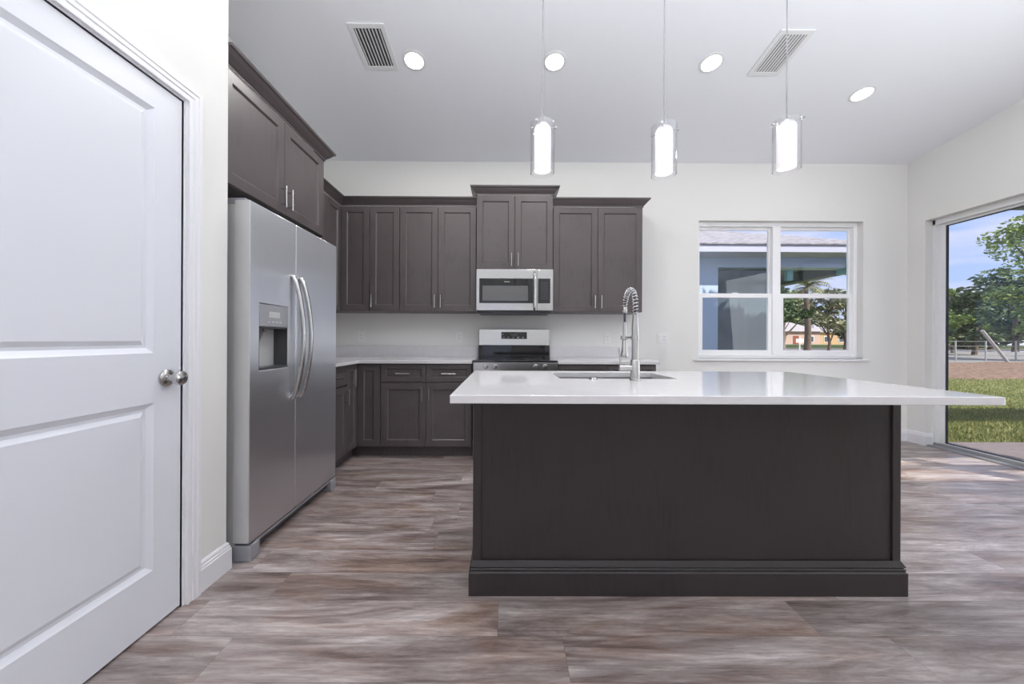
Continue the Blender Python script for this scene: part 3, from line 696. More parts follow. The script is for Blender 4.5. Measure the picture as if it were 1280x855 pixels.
# ------------------------------------------------------------------ refrigerator
RX, RY0, RY1 = -1.268, 1.776, 2.676
RZ0, RZ1 = 0.092, 1.795
YS = 2.160
t = thing('refrigerator', 'tall stainless side-by-side refrigerator with ice and water dispenser', 'refrigerator', (-1.65, 2.22, 0))
build('fridge_body', MB().box(-1.97, RX - 0.078, RY0 + 0.004, RY1 - 0.004, 0.03, RZ1 - 0.02), M['steel_side'], t, bevel=0.004)
FR = face_left(RX)
# dispenser recess, cut into the freezer door
HY0, HY1, HZ0, HZ1 = 1.842, 2.084, 0.945, 1.288
def frame_door(y0, y1, hole=None):
    mb = MB(); th = 0.075
    if hole is None: fbox(mb, FR, y0, y1, 0, th, RZ0, RZ1)
    else: mb.ring((y0, y1, RZ0, RZ1), hole, 0, th, lambda a, b, h: FR(a, h, b))
    return mb
fz = build('freezer_door', frame_door(RY0, YS - 0.003, (HY0, HY1, HZ0, HZ1)), M['steel'], t, bevel=0.006)
rf = build('fridge_door', frame_door(YS + 0.003, RY1), M['steel'], t, bevel=0.006)
for y0, y1, o in ((RY0, YS - 0.003, fz), (YS + 0.003, RY1, rf)):
    build('door_edge', MB().box(RX - 0.074, RX - 0.004, y0 - 0.0012, y0 + 0.003, RZ0 + 0.004, RZ1 - 0.004), M['steel_side'], o)
build('hinge_cover', MB().box(RX - 0.13, RX - 0.03, RY0 + 0.01, RY0 + 0.09, RZ1 - 0.02, RZ1 + 0.014), M['grey_plastic'], t, bevel=0.006)
build('hinge_cover', MB().box(RX - 0.13, RX - 0.03, RY1 - 0.09, RY1 - 0.01, RZ1 - 0.02, RZ1 + 0.014), M['grey_plastic'], t, bevel=0.006)
def bowed(y):
    pts = []; z0, z1 = 0.765, 1.472
    for i in range(25):
        q = i / 24; z = z0 + (z1 - z0) * q; d = 0.012 + 0.060 * math.sin(PI * q) ** 0.75
        pts.append((RX + d, y, z))
    pts = [(RX - 0.002, y, z0 - 0.004)] + pts + [(RX - 0.002, y, z1 + 0.004)]
    return MB().tube(pts, 0.0135, 12)
h = build('handle', bowed(YS - 0.040), M['steel_app'], fz, smooth=True); h['label'] = 'bowed steel handle of the freezer door'
h = build('handle', bowed(YS + 0.040), M['steel_app'], rf, smooth=True); h['label'] = 'bowed steel handle of the fridge door'
DM = 1.172
dsp = MB(); fbox(dsp, FR, HY0, HY1, -0.002, 0.07, DM, HZ1)
d = build('dispenser_panel', dsp, M['grey_plastic'], t, bevel=0.003); d['label'] = 'grey dispenser control panel'
mb = MB(); fbox(mb, FR, HY0 + 0.075, HY0 + 0.165, -0.0035, 0, DM + 0.048, DM + 0.080)
build('display', mb, M['steel_side'], d, bevel=0.001)
mb = MB()
for k in range(4): fbox(mb, FR, HY0 + 0.062 + k * 0.032, HY0 + 0.082 + k * 0.032, -0.0035, 0, DM + 0.022, DM + 0.029)
build('button', mb, M['lettering'], d)
mb = MB(); cx = [HY0, HY1]
fbox(mb, FR, HY0, HY0 + 0.006, 0.002, 0.12, HZ0, DM); fbox(mb, FR, HY1 - 0.006, HY1, 0.002, 0.12, HZ0, DM); fbox(mb, FR, HY0, HY1, 0.112, 0.12, HZ0, DM)
fbox(mb, FR, HY0, HY1, 0.0, 0.12, HZ0, HZ0 + 0.012); fbox(mb, FR, HY0, HY1, 0.002, 0.12, DM - 0.01, DM)
c = build('dispenser_cavity', mb, M['dark_grey'], t)
mb = MB(); mb.add([FR(HY0 + 0.065, 0.045, DM - 0.012), FR(HY0 + 0.115, 0.045, DM - 0.012), FR(HY0 + 0.120, 0.10, HZ0 + 0.10), FR(HY0 + 0.060, 0.10, HZ0 + 0.10),
                   FR(HY0 + 0.065, 0.060, DM - 0.012), FR(HY0 + 0.115, 0.060, DM - 0.012), FR(HY0 + 0.120, 0.112, HZ0 + 0.10), FR(HY0 + 0.060, 0.112, HZ0 + 0.10)],
                  [(0, 1, 2, 3), (4, 7, 6, 5), (0, 4, 5, 1), (1, 5, 6, 2), (2, 6, 7, 3), (3, 7, 4, 0)])
build('dispenser_paddle', mb, M['grey_plastic'], t, bevel=0.003)
mb = MB().rod(FR(HY0 + 0.09, 0.03, DM - 0.03), FR(HY0 + 0.09, 0.03, DM - 0.008), 0.008, seg=12)
build('nozzle', mb, M['grey_plastic'], t)
mb = MB(); fbox(mb, FR, RY0 + 0.05, RY1 - 0.05, 0.035, 0.075, 0.03, RZ0 - 0.006)
build('kick_grille', mb, M['dark_grey'], t)
mb = MB(); fbox(mb, FR, RY0 + 0.06, RY1 - 0.06, 0.008, 0.035, RZ0 - 0.026, RZ0 - 0.010)
build('kick_strip', mb, M['grey_plastic'], t, bevel=0.003)
for y0, y1 in ((RY0 + 0.004, RY0 + 0.075), (RY1 - 0.075, RY1 - 0.004)):
    mb = MB(); fbox(mb, FR, y0, y1, -0.004, 0.12, 0.0, RZ0 - 0.012); build('foot', mb, M['grey_plastic'], t, bevel=0.006)

# ------------------------------------------------------------------ over-the-range microwave
t = thing('microwave', 'stainless over-the-range microwave under the raised wall cabinet', 'microwave', (0.08, YB, 1.392))
UX0, UX1 = -0.302, 0.462; UZa, UZb = 1.398, 1.808; UF = YB - 0.405
build('microwave_body', MB().box(UX0, UX1, UF + 0.03, YB, UZa - 0.012, UZb), M['steel_side'], t, bevel=0.002)
SXD = UX0 + 0.605     # door / control split
FM = face_back(UF)
wz0, wz1 = UZa + 0.072, UZa + 0.318
md = build('microwave_door', fbox(MB(), FM, UX0, SXD - 0.001, 0, 0.03, UZa, UZb), M['steel_app'], t, bevel=0.002)
build('window_surround', fbox(MB(), FM, UX0 + 0.030, SXD - 0.040, -0.003, 0.001, wz0, wz1), M['black_glass'], md, bevel=0.001)
build('viewing_window', fbox(MB(), FM, UX0 + 0.062, SXD - 0.090, -0.0045, 0.0, wz0 + 0.024, wz1 - 0.072), M['mw_window'], md)
mb = MB().tube([FM(SXD - 0.026, 0, UZa + 0.012), FM(SXD - 0.026, -0.030, UZa + 0.030), FM(SXD - 0.026, -0.038, UZa + 0.10), FM(SXD - 0.026, -0.038, UZa + 0.29), FM(SXD - 0.026, -0.030, UZa + 0.362), FM(SXD - 0.026, 0, UZa + 0.380)], 0.0125, 12)
build('handle', mb, M['chrome'], md, smooth=True)
cp = build('control_panel', fbox(MB(), FM, SXD + 0.001, UX1, 0, 0.03, UZa, UZb), M['steel_app'], t, bevel=0.002)
build('keypad', fbox(MB(), FM, SXD + 0.008, UX1 - 0.028, -0.003, 0.001, wz0, wz1), M['black'], cp, bevel=0.001)
for r in range(7):
    for k in range(3):
        u = SXD + 0.040 + k * 0.024; z = wz0 + 0.040 + r * 0.0255
        build('key', fbox(MB(), FM, u, u + 0.017, -0.0045, -0.003, z, z + 0.016), M['dark_grey'], cp)
mb = MB()
build('bottom_trim', MB().add([(UX0 + 0.02, UF + 0.012, UZa - 0.024), (UX1 - 0.02, UF + 0.012, UZa - 0.024), (UX1 - 0.02, YB, UZa - 0.024), (UX0 + 0.02, YB, UZa - 0.024),
                               (UX0, UF + 0.004, UZa - 0.004), (UX1, UF + 0.004, UZa - 0.004), (UX1, YB, UZa - 0.004), (UX0, YB, UZa - 0.004)],
                              [(0, 3, 2, 1), (4, 5, 6, 7), (0, 1, 5, 4), (1, 2, 6, 5), (2, 3, 7, 6), (3, 0, 4, 7)]), M['dark_grey'], t)
mb = MB()
for k in range(9):   # small pale wordmark above the viewing window: nine thin upright strokes
    u = UX0 + 0.278 + k * 0.0062; mb.box(u, u + 0.0036, UF - 0.0042, UF - 0.0028, wz1 - 0.037, wz1 - 0.029)
build('maker_mark', mb, M['lettering'], md)

# ------------------------------------------------------------------ range
GX0, GX1 = -0.304, 0.470; GF = YB - 0.690
t = thing('range', 'stainless electric range with black glass cooktop set into the counter', 'range', (0.083, YB, 0))
build('range_body', MB().box(GX0, GX1, GF + 0.03, YB - 0.01, 0.05, 0.885), M['steel_side'], t)
build('cooktop', MB().box(GX0 - 0.003, GX1 + 0.003, GF - 0.002, YB - 0.02, 0.900, 0.918), M['black_glass'], t, bevel=0.004)
ct = build('front_panel', MB().box(GX0, GX1, GF + 0.004, GF + 0.05, 0.80, 0.899), M['steel_app'], t, bevel=0.003)
for u in (GX0 + 0.115, GX0 + 0.200, GX1 - 0.200, GX1 - 0.115):
    k = build('knob', MB().lathe([(0.0, 0), (0.024, 0), (0.024, -0.006), (0.020, -0.012), (0.018, -0.030), (0.0, -0.031)], (u, GF + 0.004, 0.862), 'Y', 24), M['nickel'], t, smooth=True)
    build('grip', MB().box(u - 0.004, u + 0.004, GF - 0.036, GF - 0.024, 0.845, 0.879), M['nickel'], k, bevel=0.002)
od = build('oven_door', MB().box(GX0 + 0.004, GX1 - 0.004, GF + 0.002, GF + 0.05, 0.24, 0.79), M['steel_app'], t, bevel=0.004)
build('oven_window', MB().box(GX0 + 0.10, GX1 - 0.10, GF - 0.001, GF + 0.004, 0.36, 0.66), M['black_glass'], od)
mb = MB().rod((GX0 + 0.05, GF - 0.045, 0.735), (GX1 - 0.05, GF - 0.045, 0.735), 0.011)
for u in (GX0 + 0.08, GX1 - 0.08): mb.rod((u, GF + 0.004, 0.735), (u, GF - 0.045, 0.735), 0.008)
build('handle', mb, M['nickel'], od, smooth=True)
build('storage_drawer', MB().box(GX0 + 0.004, GX1 - 0.004, GF + 0.004, GF + 0.05, 0.06, 0.23), M['steel_app'], t, bevel=0.004)
for u in (GX0 + 0.06, GX1 - 0.06): build('foot', MB().rod((u, GF + 0.12, 0), (u, GF + 0.12, 0.055), 0.018), M['black'], t)
# back guard: black lower riser, steel control fascia leaning back slightly
build('riser', MB().box(GX0 + 0.002, GX1 - 0.002, YB - 0.072, YB - 0.01, 0.917, 1.052), M['black_glass'], t, bevel=0.003)
mb = MB().add([(GX0 + 0.006, YB - 0.095, 1.045), (GX1 - 0.006, YB - 0.095, 1.045), (GX1 - 0.006, YB - 0.01, 1.045), (GX0 + 0.006, YB - 0.01, 1.045),
               (GX0 + 0.006, YB - 0.078, 1.222), (GX1 - 0.006, YB - 0.078, 1.222), (GX1 - 0.006, YB - 0.01, 1.222), (GX0 + 0.006, YB - 0.01, 1.222)],
              [(0, 3, 2, 1), (4, 5, 6, 7), (0, 1, 5, 4), (1, 2, 6, 5), (2, 3, 7, 6), (3, 0, 4, 7)])
bg_ = build('back_guard', mb, M['steel_app'], t, bevel=0.004)
def onguard(u0, u1, z0, z1, d=0.002):
    y = lambda z: YB - 0.095 + 0.017 * (z - 1.045) / 0.177
    return MB().add([(u0, y(z0) - d, z0), (u1, y(z0) - d, z0), (u1, y(z1) - d, z1), (u0, y(z1) - d, z1), (u0, y(z0) + .002, z0), (u1, y(z0) + .002, z0), (u1, y(z1) + .002, z1), (u0, y(z1) + .002, z1)],
                    [(0, 1, 2, 3), (4, 7, 6, 5), (0, 4, 5, 1), (1, 5, 6, 2), (2, 6, 7, 3), (3, 7, 4, 0)])
build('display', onguard(-0.055, 0.222, 1.115, 1.190), M['black_glass'], bg_)
for k in range(5): build('key', onguard(-0.040 + k * 0.052, -0.040 + k * 0.052 + 0.020, 1.128, 1.133, 0.003), M['lettering'], bg_)
build('key', onguard(-0.046, -0.030, 1.158, 1.168, 0.003), M['lettering'], bg_); build('clock', onguard(0.05, 0.12, 1.150, 1.172, 0.003), M['dark_grey'], bg_)
for (u, v, r) in ((GX0 + 0.2, YB - 0.25, 0.075), (GX1 - 0.2, YB - 0.25, 0.09), (GX0 + 0.2, YB - 0.5, 0.105), (GX1 - 0.2, YB - 0.5, 0.085)):
    build('burner_ring', MB().lathe([(r - 0.002, 0.9182), (r, 0.9182), (r, 0.9186), (r - 0.002, 0.9186)], (u, v, 0), seg=40, closed=True), M['dark_grey'], t)

# ------------------------------------------------------------------ outlets and switches
def outlet(x, z, label, gangs=1, switch=False):
    wdt = 0.072 if gangs == 1 else 0.118
    t = thing('wall_switch' if switch else 'power_outlet', label, 'switch' if switch else 'outlet', (x, YB, z), 'plates on the backsplash wall')
    build('cover_plate', MB().box(x - wdt / 2, x + wdt / 2, YB - 0.006, YB, z - 0.058, z + 0.058), M['plate'], t, bevel=0.002)
    for g in range(gangs):
        cx = x + (0 if gangs == 1 else (g - 0.5) * 0.046)
        if switch and g == 0:
            build('rocker', MB().box(cx - 0.016, cx + 0.016, YB - 0.010, YB - 0.005, z - 0.033, z + 0.033), M['plate'], t, bevel=0.002)
        else:
            r = build('receptacle', MB().box(cx - 0.017, cx + 0.017, YB - 0.008, YB - 0.005, z - 0.034, z + 0.034), M['plate'], t, bevel=0.002)
            mb = MB()
            for dz in (-0.018, 0.018):
                for dx in (-0.007, 0.006): mb.box(cx + dx, cx + dx + 0.002, YB - 0.0086, YB - 0.007, z + dz - 0.004, z + dz + 0.006)
                mb.rod((cx, YB - 0.0086, z + dz - 0.010), (cx, YB - 0.007, z + dz - 0.010), 0.0025, seg=8)
            build('slots', mb, M['slot'], r)
outlet(-1.605, 1.135, 'white outlet plate on the back wall near the inner corner')
outlet(-0.520, 1.135, 'white outlet plate on the back wall just left of the range')
outlet(1.120, 1.130, 'white outlet plate on the back wall left of the faucet')
outlet(1.728, 1.130, 'white double plate with switch and outlet right of the faucet', 2, True)

# ------------------------------------------------------------------ ceiling fixtures
TILT = math.atan(SLOPE)
def on_ceiling(o, x, y):
    o.location = (x, y, ceil_z(y)); o.rotation_euler = (-TILT, 0, 0)
CEIL_LAMPS = [(-0.72, 2.765, 'round recessed ceiling light beside the left air vent'), (0.362, 2.765, 'round recessed ceiling light above the left pendant'),
              (1.575, 2.765, 'round recessed ceiling light left of the right air vent'), (3.02, 3.04, 'round recessed ceiling light nearest the right wall')]
first = None
for x, y, lab in CEIL_LAMPS + [(-0.5, 0.4, ''), (0.9, 0.4, ''), (2.6, 0.4, ''), (3.2, -1.6, ''), (0.8, -1.6, '')]:
    if first is None:
        first = thing('recessed_light', lab, 'ceiling light', (0, 0, 0), 'recessed ceiling lights')
        build('trim_ring', MB().lathe([(0.069, 0.0), (0.069, -0.006), (0.076, -0.007), (0.090, -0.003), (0.090, 0.0)], seg=40, closed=True), M['vent'], first, smooth=True)
        build('diffuser', MB().lathe([(0.0, -0.0062), (0.069, -0.0062), (0.069, -0.001), (0.0, -0.001)], seg=40), M['led'], first)
        o = first
    elif lab:
        o = copy_thing(first, (0, 0, 0), lab)
    else: o = None
    if o: on_ceiling(o, x, y)
    d = bpy.data.lights.new('downlight', 'AREA'); d.shape = 'DISK'; d.size = 0.15; d.energy = DOWNLIGHT_W * (5.6 if x < 0.5 and y > 2 else 1.0); d.color = (1.0, 0.97, 0.94)
    q = bpy.data.objects.new('downlight', d); COL.objects.link(q); q.location = (x, y, ceil_z(y) - 0.012); q.rotation_euler = (-TILT, 0, 0)

def vent(x0, x1, y0, y1, label):
    cx, cy = (x0 + x1) / 2, (y0 + y1) / 2
    t = thing('air_vent', label, 'air vent', (0, 0, 0), 'ceiling air vents')
    hx, hy_ = (x1 - x0) / 2, (y1 - y0) / 2 * 1.01
    build('vent_frame', MB().ring((-hx, hx, -hy_, hy_), (-hx + 0.034, hx - 0.034, -hy_ + 0.034, hy_ - 0.034), -0.008, 0.0, xyz), M['vent'], t, bevel=0.003)
    build('duct_backing', MB().box(-hx + 0.03, hx - 0.03, -hy_ + 0.03, hy_ - 0.03, -0.0015, -0.0005), M['vent_dark'], t)
    n = 8; wi = 2 * (hx - 0.034)
    for k in range(n):
        u = -hx + 0.034 + wi * (k + 0.5) / n
        mb = MB().add([(u - 0.0065, -hy_ + 0.034, -0.003), (u + 0.0045, -hy_ + 0.034, -0.0085), (u + 0.0055, -hy_ + 0.034, -0.0080), (u - 0.0055, -hy_ + 0.034, -0.0022),
                       (u - 0.0065, hy_ - 0.034, -0.003), (u + 0.0045, hy_ - 0.034, -0.0085), (u + 0.0055, hy_ - 0.034, -0.0080), (u - 0.0055, hy_ - 0.034, -0.0022)],
                      [(0, 1, 2, 3), (4, 7, 6, 5), (0, 4, 5, 1), (1, 5, 6, 2), (2, 6, 7, 3), (3, 7, 4, 0)])
        build('slat', mb, M['vent'], t)
    on_ceiling(t, cx, cy)
vent(-1.119, -0.859, 2.485, 2.845, 'white slatted air vent on the ceiling at left, above the refrigerator')
vent(1.920, 2.165, 2.505, 2.870, 'white slatted air vent on the ceiling behind the right pendant cord')

# pendants over the island
PY = 1.77
def pendant(x, zb, label, screw):
    zc_ = ceil_z(PY)
    t = thing('pendant_light', label, 'pendant lamp', (x, PY, zb), 'pendant lamps over the island')
    cn = build('canopy', MB().lathe([(0.0, 0.02), (0.062, 0.02), (0.062, -0.006), (0.052, -0.018), (0.008, -0.024), (0.0, -0.024)], (x, PY, zc_), seg=32), M['nickel'], t, smooth=True)
    build('cord', MB().rod((x, PY, zb + 0.225), (x, PY, zc_ - 0.02), 0.0032, seg=8), M['cord'], t)
    build('socket_cap', MB().lathe([(0.0, 0.238), (0.008, 0.238), (0.012, 0.226), (0.030, 0.222), (0.036, 0.216), (0.036, 0.206), (0.0, 0.206)], (x, PY, zb), seg=24), M['vent'], t, smooth=True)
    build('inner_shade', MB().lathe([(0.0388, 0.0), (0.0408, 0.0), (0.0408, 0.202), (0.037, 0.210), (0.010, 0.212), (0.010, 0.210), (0.036, 0.207), (0.0388, 0.200)], (x, PY, zb), seg=40, closed=True), M['lamp_glow'], t, smooth=True)
    build('bulb', MB().lathe([(0.0, 0.05), (0.018, 0.055), (0.028, 0.075), (0.028, 0.095), (0.018, 0.125), (0.013, 0.14), (0.013, 0.206), (0.0, 0.206)], (x, PY, zb), seg=24), M['lamp_bulb'], t, smooth=True)
    g = build('outer_glass', MB().lathe([(0.0575, -0.012), (0.0590, -0.012), (0.0590, 0.232), (0.0575, 0.232)], (x, PY, zb), seg=40, closed=True), M['lamp_glass'], t, smooth=True)
    a = math.radians(screw)
    for q in (a, a + 2 * PI / 3, a + 4 * PI / 3):
        c_, s_ = math.cos(q), math.sin(q)
        build('thumb_screw', MB().rod((x + 0.034 * c_, PY + 0.034 * s_, zb + 0.214), (x + 0.066 * c_, PY + 0.066 * s_, zb + 0.214), 0.0022, seg=8).rod((x + 0.064 * c_, PY + 0.064 * s_, zb + 0.214), (x + 0.074 * c_, PY + 0.074 * s_, zb + 0.214), 0.005, seg=10), M['nickel'], t)
pendant(0.174, 1.944, 'left glass pendant lamp over the island, in front of the microwave cabinet', 0)
pendant(0.775, 1.936, 'middle glass pendant lamp over the island, hanging above the faucet', 0)
pendant(1.384, 1.966, 'right glass pendant lamp over the island, left of the window', 180)

# ------------------------------------------------------------------ outside
GZ = -0.10
struct('patio', MB().box(XR + 0.155, 9.5, -4.0, 4.03, GZ - 0.1, -0.03), M['concrete'])
struct('lawn', MB().box(2.0, 60, 4.03, 12.2, GZ - 0.2, GZ).box(-30, 2.0, YB + 0.14, 12.2, GZ - 0.2, GZ), M['grass'])
struct('far_lawn', MB().box(-40, 22, 12.2, 52, GZ - 0.2, GZ - 0.01), M['grass_far'])
struct('road', MB().box(-60, 120, 52, 62, GZ - 0.2, GZ - 0.02), M['road'])
struct('far_ground', MB().box(-90, 160, 62, 140, GZ - 0.2, GZ), M['grass_far'])
mb = MB(); nx_, ny_ = 60, 20; random.seed(3)
for j in range(ny_ + 1):
    for i in range(nx_ + 1):
        x = 8 + 42 * i / nx_; y = 11.0 + 9.5 * j / ny_
        edge = min(1.0, j / 3, (ny_ - j) / 3)
        mb.v.append((x, y + random.uniform(-.15, .15), GZ - 0.02 + edge * (0.07 + random.uniform(0, 0.10))))
for j in range(ny_):
    for i in range(nx_):
        a = j * (nx_ + 1) + i; mb.f.append((a, a + 1, a + nx_ + 2, a + nx_ + 1))
struct('dirt_patch', mb, M['dirt'], smooth=True)
struct('sandy_track', MB().box(22, 60, 20.5, 52, GZ - 0.2, GZ - 0.005), M['sand'])
# grass blades on the near lawn
random.seed(11); mb = MB()
for _ in range(26000):
    y = 4.06 + 7.6 * random.random() ** 1.5; x = y * random.uniform(1.05, 1.52)
    h = random.uniform(0.02, 0.055); a = random.uniform(0, PI); wv = 0.006; lx, ly = random.uniform(-.02, .02), random.uniform(-.02, .02)
    dx, dy = math.cos(a) * wv, math.sin(a) * wv
    mb.add([(x - dx, y - dy, GZ - .002), (x + dx, y + dy, GZ - .002), (x + lx, y + ly, GZ + h)], [(0, 1, 2)])
o = build('grass', mb, M['blade'], recalc=False); tag(o, 'short sunlit grass beside the patio outside the sliding door', 'grass', kind='stuff')

# covered patio: roof, unseen end fence added to stripe the sun, corner column
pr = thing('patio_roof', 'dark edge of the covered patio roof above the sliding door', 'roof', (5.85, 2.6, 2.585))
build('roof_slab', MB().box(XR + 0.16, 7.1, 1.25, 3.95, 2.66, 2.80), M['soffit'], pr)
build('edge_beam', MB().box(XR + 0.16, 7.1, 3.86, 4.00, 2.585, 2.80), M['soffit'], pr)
build('shade_overhang', MB().box(7.1, 12.0, 3.05, 3.95, 2.62, 2.80), M['soffit'], pr)  # unseen strip added to cast the shadow band on the lawn
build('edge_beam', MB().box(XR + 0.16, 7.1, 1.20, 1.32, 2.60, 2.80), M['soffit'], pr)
pf = thing('added_patio_fence', 'unseen fence put in at the near patio end to stripe the sunlight', 'fence', (5.8, 1.25, -0.03))
build('fence_panel', MB().box(XR + 0.16, 7.4, 1.23, 1.27, -0.03, 1.85), M['fence'], pf)
for x in (XR + 0.22, 5.66, 7.35): build('post', MB().box(x - 0.045, x + 0.045, 1.21, 1.29, -0.03, 2.60), M['fence'], pf)
build('top_rail', MB().box(XR + 0.16, 7.4, 1.22, 1.28, 2.19, 2.27), M['fence'], pf)

# neighbouring wing seen through the window
GY = 6.80
wg = thing('house_wing', 'blue-grey stucco house wing with shingle hip roof outside the window', 'building', (4.5, 7.5, GZ))
build('wall', MB().box(0.5, 4.02, GY, 10.5, GZ, 2.80), M['stucco'], wg)
build('beam', MB().box(4.02, 6.62, GY, GY + 0.25, 2.50, 2.80), M['stucco'], wg)
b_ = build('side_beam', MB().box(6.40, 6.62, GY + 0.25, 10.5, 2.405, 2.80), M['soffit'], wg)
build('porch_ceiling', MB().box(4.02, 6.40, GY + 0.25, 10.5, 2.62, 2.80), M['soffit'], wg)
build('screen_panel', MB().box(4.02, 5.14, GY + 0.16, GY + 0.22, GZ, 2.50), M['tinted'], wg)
for x in (5.12,): build('screen_post', MB().box(x, x + 0.03, GY + 0.145, GY + 0.235, GZ, 2.50), M['stucco'], wg)
build('cap_post', MB().box(6.46, 6.66, GY - 0.02, GY + 0.20, 2.40, 2.80), M['teal'], wg)
build('hanging_post', MB().box(5.55, 5.66, GY + 0.26, GY + 0.34, 2.30, 2.62), M['teal'], wg)
EX, EY, EZ = 6.90, 6.35, 2.835
build('fascia', MB().box(0.2, EX, EY, EY + 0.03, EZ - 0.150, EZ).box(EX - 0.03, EX, EY, 11, EZ - 0.150, EZ), M['fascia'], wg)
build('soffit', MB().box(0.2, EX - 0.03, EY + 0.03, GY + 0.02, EZ - 0.15, EZ - 0.13).box(6.6, EX - 0.03, EY + 0.03, 11, EZ - 0.15, EZ - 0.13), M['fascia'], wg)
Tt = 3.6; m_ = 0.415
rz = EZ + m_ * Tt
build('roof', MB().add([(0.2, EY - 0.03, EZ), (EX + 0.03, EY - 0.03, EZ), (EX - Tt, EY + Tt, rz), (0.2, EY + Tt, rz), (EX + 0.03, EY + 2 * Tt, EZ), (0.2, EY + 2 * Tt, EZ),
                        (0.2, EY - 0.03, EZ - 0.02), (EX + 0.03, EY - 0.03, EZ - 0.02), (EX + 0.03, EY + 2 * Tt, EZ - 0.02), (0.2, EY + 2 * Tt, EZ - 0.02)],
                       [(0, 1, 2, 3), (1, 4, 2), (4, 5, 3, 2), (0, 6, 7, 1), (1, 7, 8, 4), (6, 9, 8, 7), (4, 8, 9, 5), (0, 3, 5, 9, 6)]), M['shingle'], wg)

# trees
def leaves(mb, centre, rad, n, size, rnd):
    for _ in range(n):
        while True:
            d = Vector((rnd.uniform(-1, 1), rnd.uniform(-1, 1), rnd.uniform(-1, 1)))
            if 0.2 < d.length <= 1: break
        p = Vector(centre) + Vector((d.x * rad[0], d.y * rad[1], d.z * rad[2]))
        a = Vector((rnd.uniform(-1, 1), rnd.uniform(-1, 1), rnd.uniform(-.6, .6))).normalized(); b = a.orthogonal().normalized()
        b = (Matrix.Rotation(rnd.uniform(0, 2 * PI), 3, a) @ b); s_ = size * rnd.uniform(.6, 1.3)
        mb.add([p - a * s_, p + b * s_ * .45, p + a * s_, p - b * s_ * .45], [(0, 1, 2, 3)])
def tree(label, x, y, h, spread, blobs, n, size, seed, leaf='leaf', trunk_r=0.25, low=0.35, group='trees beyond the yard', name='tree'):
    rnd = random.Random(seed)
    t = thing(name, label, 'tree', (x, y, GZ), group)
    tr = MB(); top = Vector((x + rnd.uniform(-.3, .3), y, GZ + h * 0.8))
    base_ = Vector((x, y, GZ - 0.05))
    pts = [base_.lerp(top, k / 6) + Vector((rnd.uniform(-.12, .12), 0, 0)) * (k > 0) for k in range(7)]
    tr.tube(pts, [trunk_r * (1 - 0.12 * k) for k in range(7)], 8)
    lf = MB()
    for k in range(blobs):
        q = low + (1 - low) * (k + 0.5) / blobs
        ang = rnd.uniform(0, 2 * PI); rr_ = spread * rnd.uniform(.25, .95) * math.sin(PI * min(.95, max(.12, (q - low * .6) / (1.05 - low * .6)))) ** .6
        c_ = (x + rr_ * math.cos(ang), y + rr_ * math.sin(ang) * .7, GZ + h * q)
        rad = spread * rnd.uniform(.28, .46)
        leaves(lf, c_, (rad, rad, rad * .55), n, size, rnd)
        st = pts[min(6, max(1, int(q * 6) - 1))]
        tr.tube([st, st.lerp(Vector(c_), .55) + Vector((0, 0, -.1)), Vector(c_)], [trunk_r * .4, trunk_r * .22, trunk_r * .08], 6)
    build('trunk', tr, M['bark'], t, smooth=True); build('crown', lf, M[leaf], t, recalc=False)
    return t
tree('large loose-crowned green tree at the right of the sliding door view', 34.9, 22.6, 9.0, 4.0, 22, 330, 0.15, 21, 'leaf', .26, .20)
tree('smaller round green tree left of the large tree beyond the dirt patch', 33.6, 28.3, 5.2, 2.0, 10, 420, 0.13, 22, 'leaf', .16, .20)
tree('dark bushy tree low behind the wire fence', 42.0, 32.0, 5.6, 3.2, 10, 260, 0.26, 23, 'leaf_dark', .2, .15)
tree('dry brownish tree at the far left of the sliding door view', 47.0, 37.5, 6.2, 3.2, 10, 220, 0.26, 24, 'leaf_dry', .2, .15)
tree('broad dark tree far behind the large tree in the sliding door view', 60.0, 42.0, 9.0, 5.0, 12, 260, 0.36, 25, 'leaf_dark', .3, .15)
tree('thin tree with a dark trunk at the left of the window pane', 23.6, 30.5, 5.6, 2.2, 9, 160, 0.20, 26, 'leaf_dark', .22, .55)
tree('sparse dry tree right of the palm trunk', 37.0, 41.0, 6.8, 3.0, 14, 110, 0.26, 27, 'leaf_dry', .16, .40)
tree('green tree behind the palm in front of the far houses', 39.0, 50.5, 8.0, 3.4, 12, 200, 0.30, 28, 'leaf', .24, .50)
tree('tall dark tree at the right edge of the window pane', 47.0, 49.5, 8.0, 3.2, 12, 180, 0.30, 29, 'leaf_dark', .24, .20)
for k, (x, y, h, lab) in enumerate(((58, 88, 11, 'distant green tree rising behind the pinkish house'), (72, 92, 12, 'distant green tree rising behind the orange house'), (88, 88, 11, 'distant green tree right of the orange house'),
                                    (104, 84, 10, 'distant green tree far behind the wire fence, left of the large tree'), (76, 56, 8, 'distant green tree behind the wire fence, beside the broad dark tree'))):
    tree(lab, x, y, h, 6.5, 10, 130, 0.7, 50 + k, 'leaf_dark' if k % 2 else 'leaf', .35, .12, 'distant skyline trees')
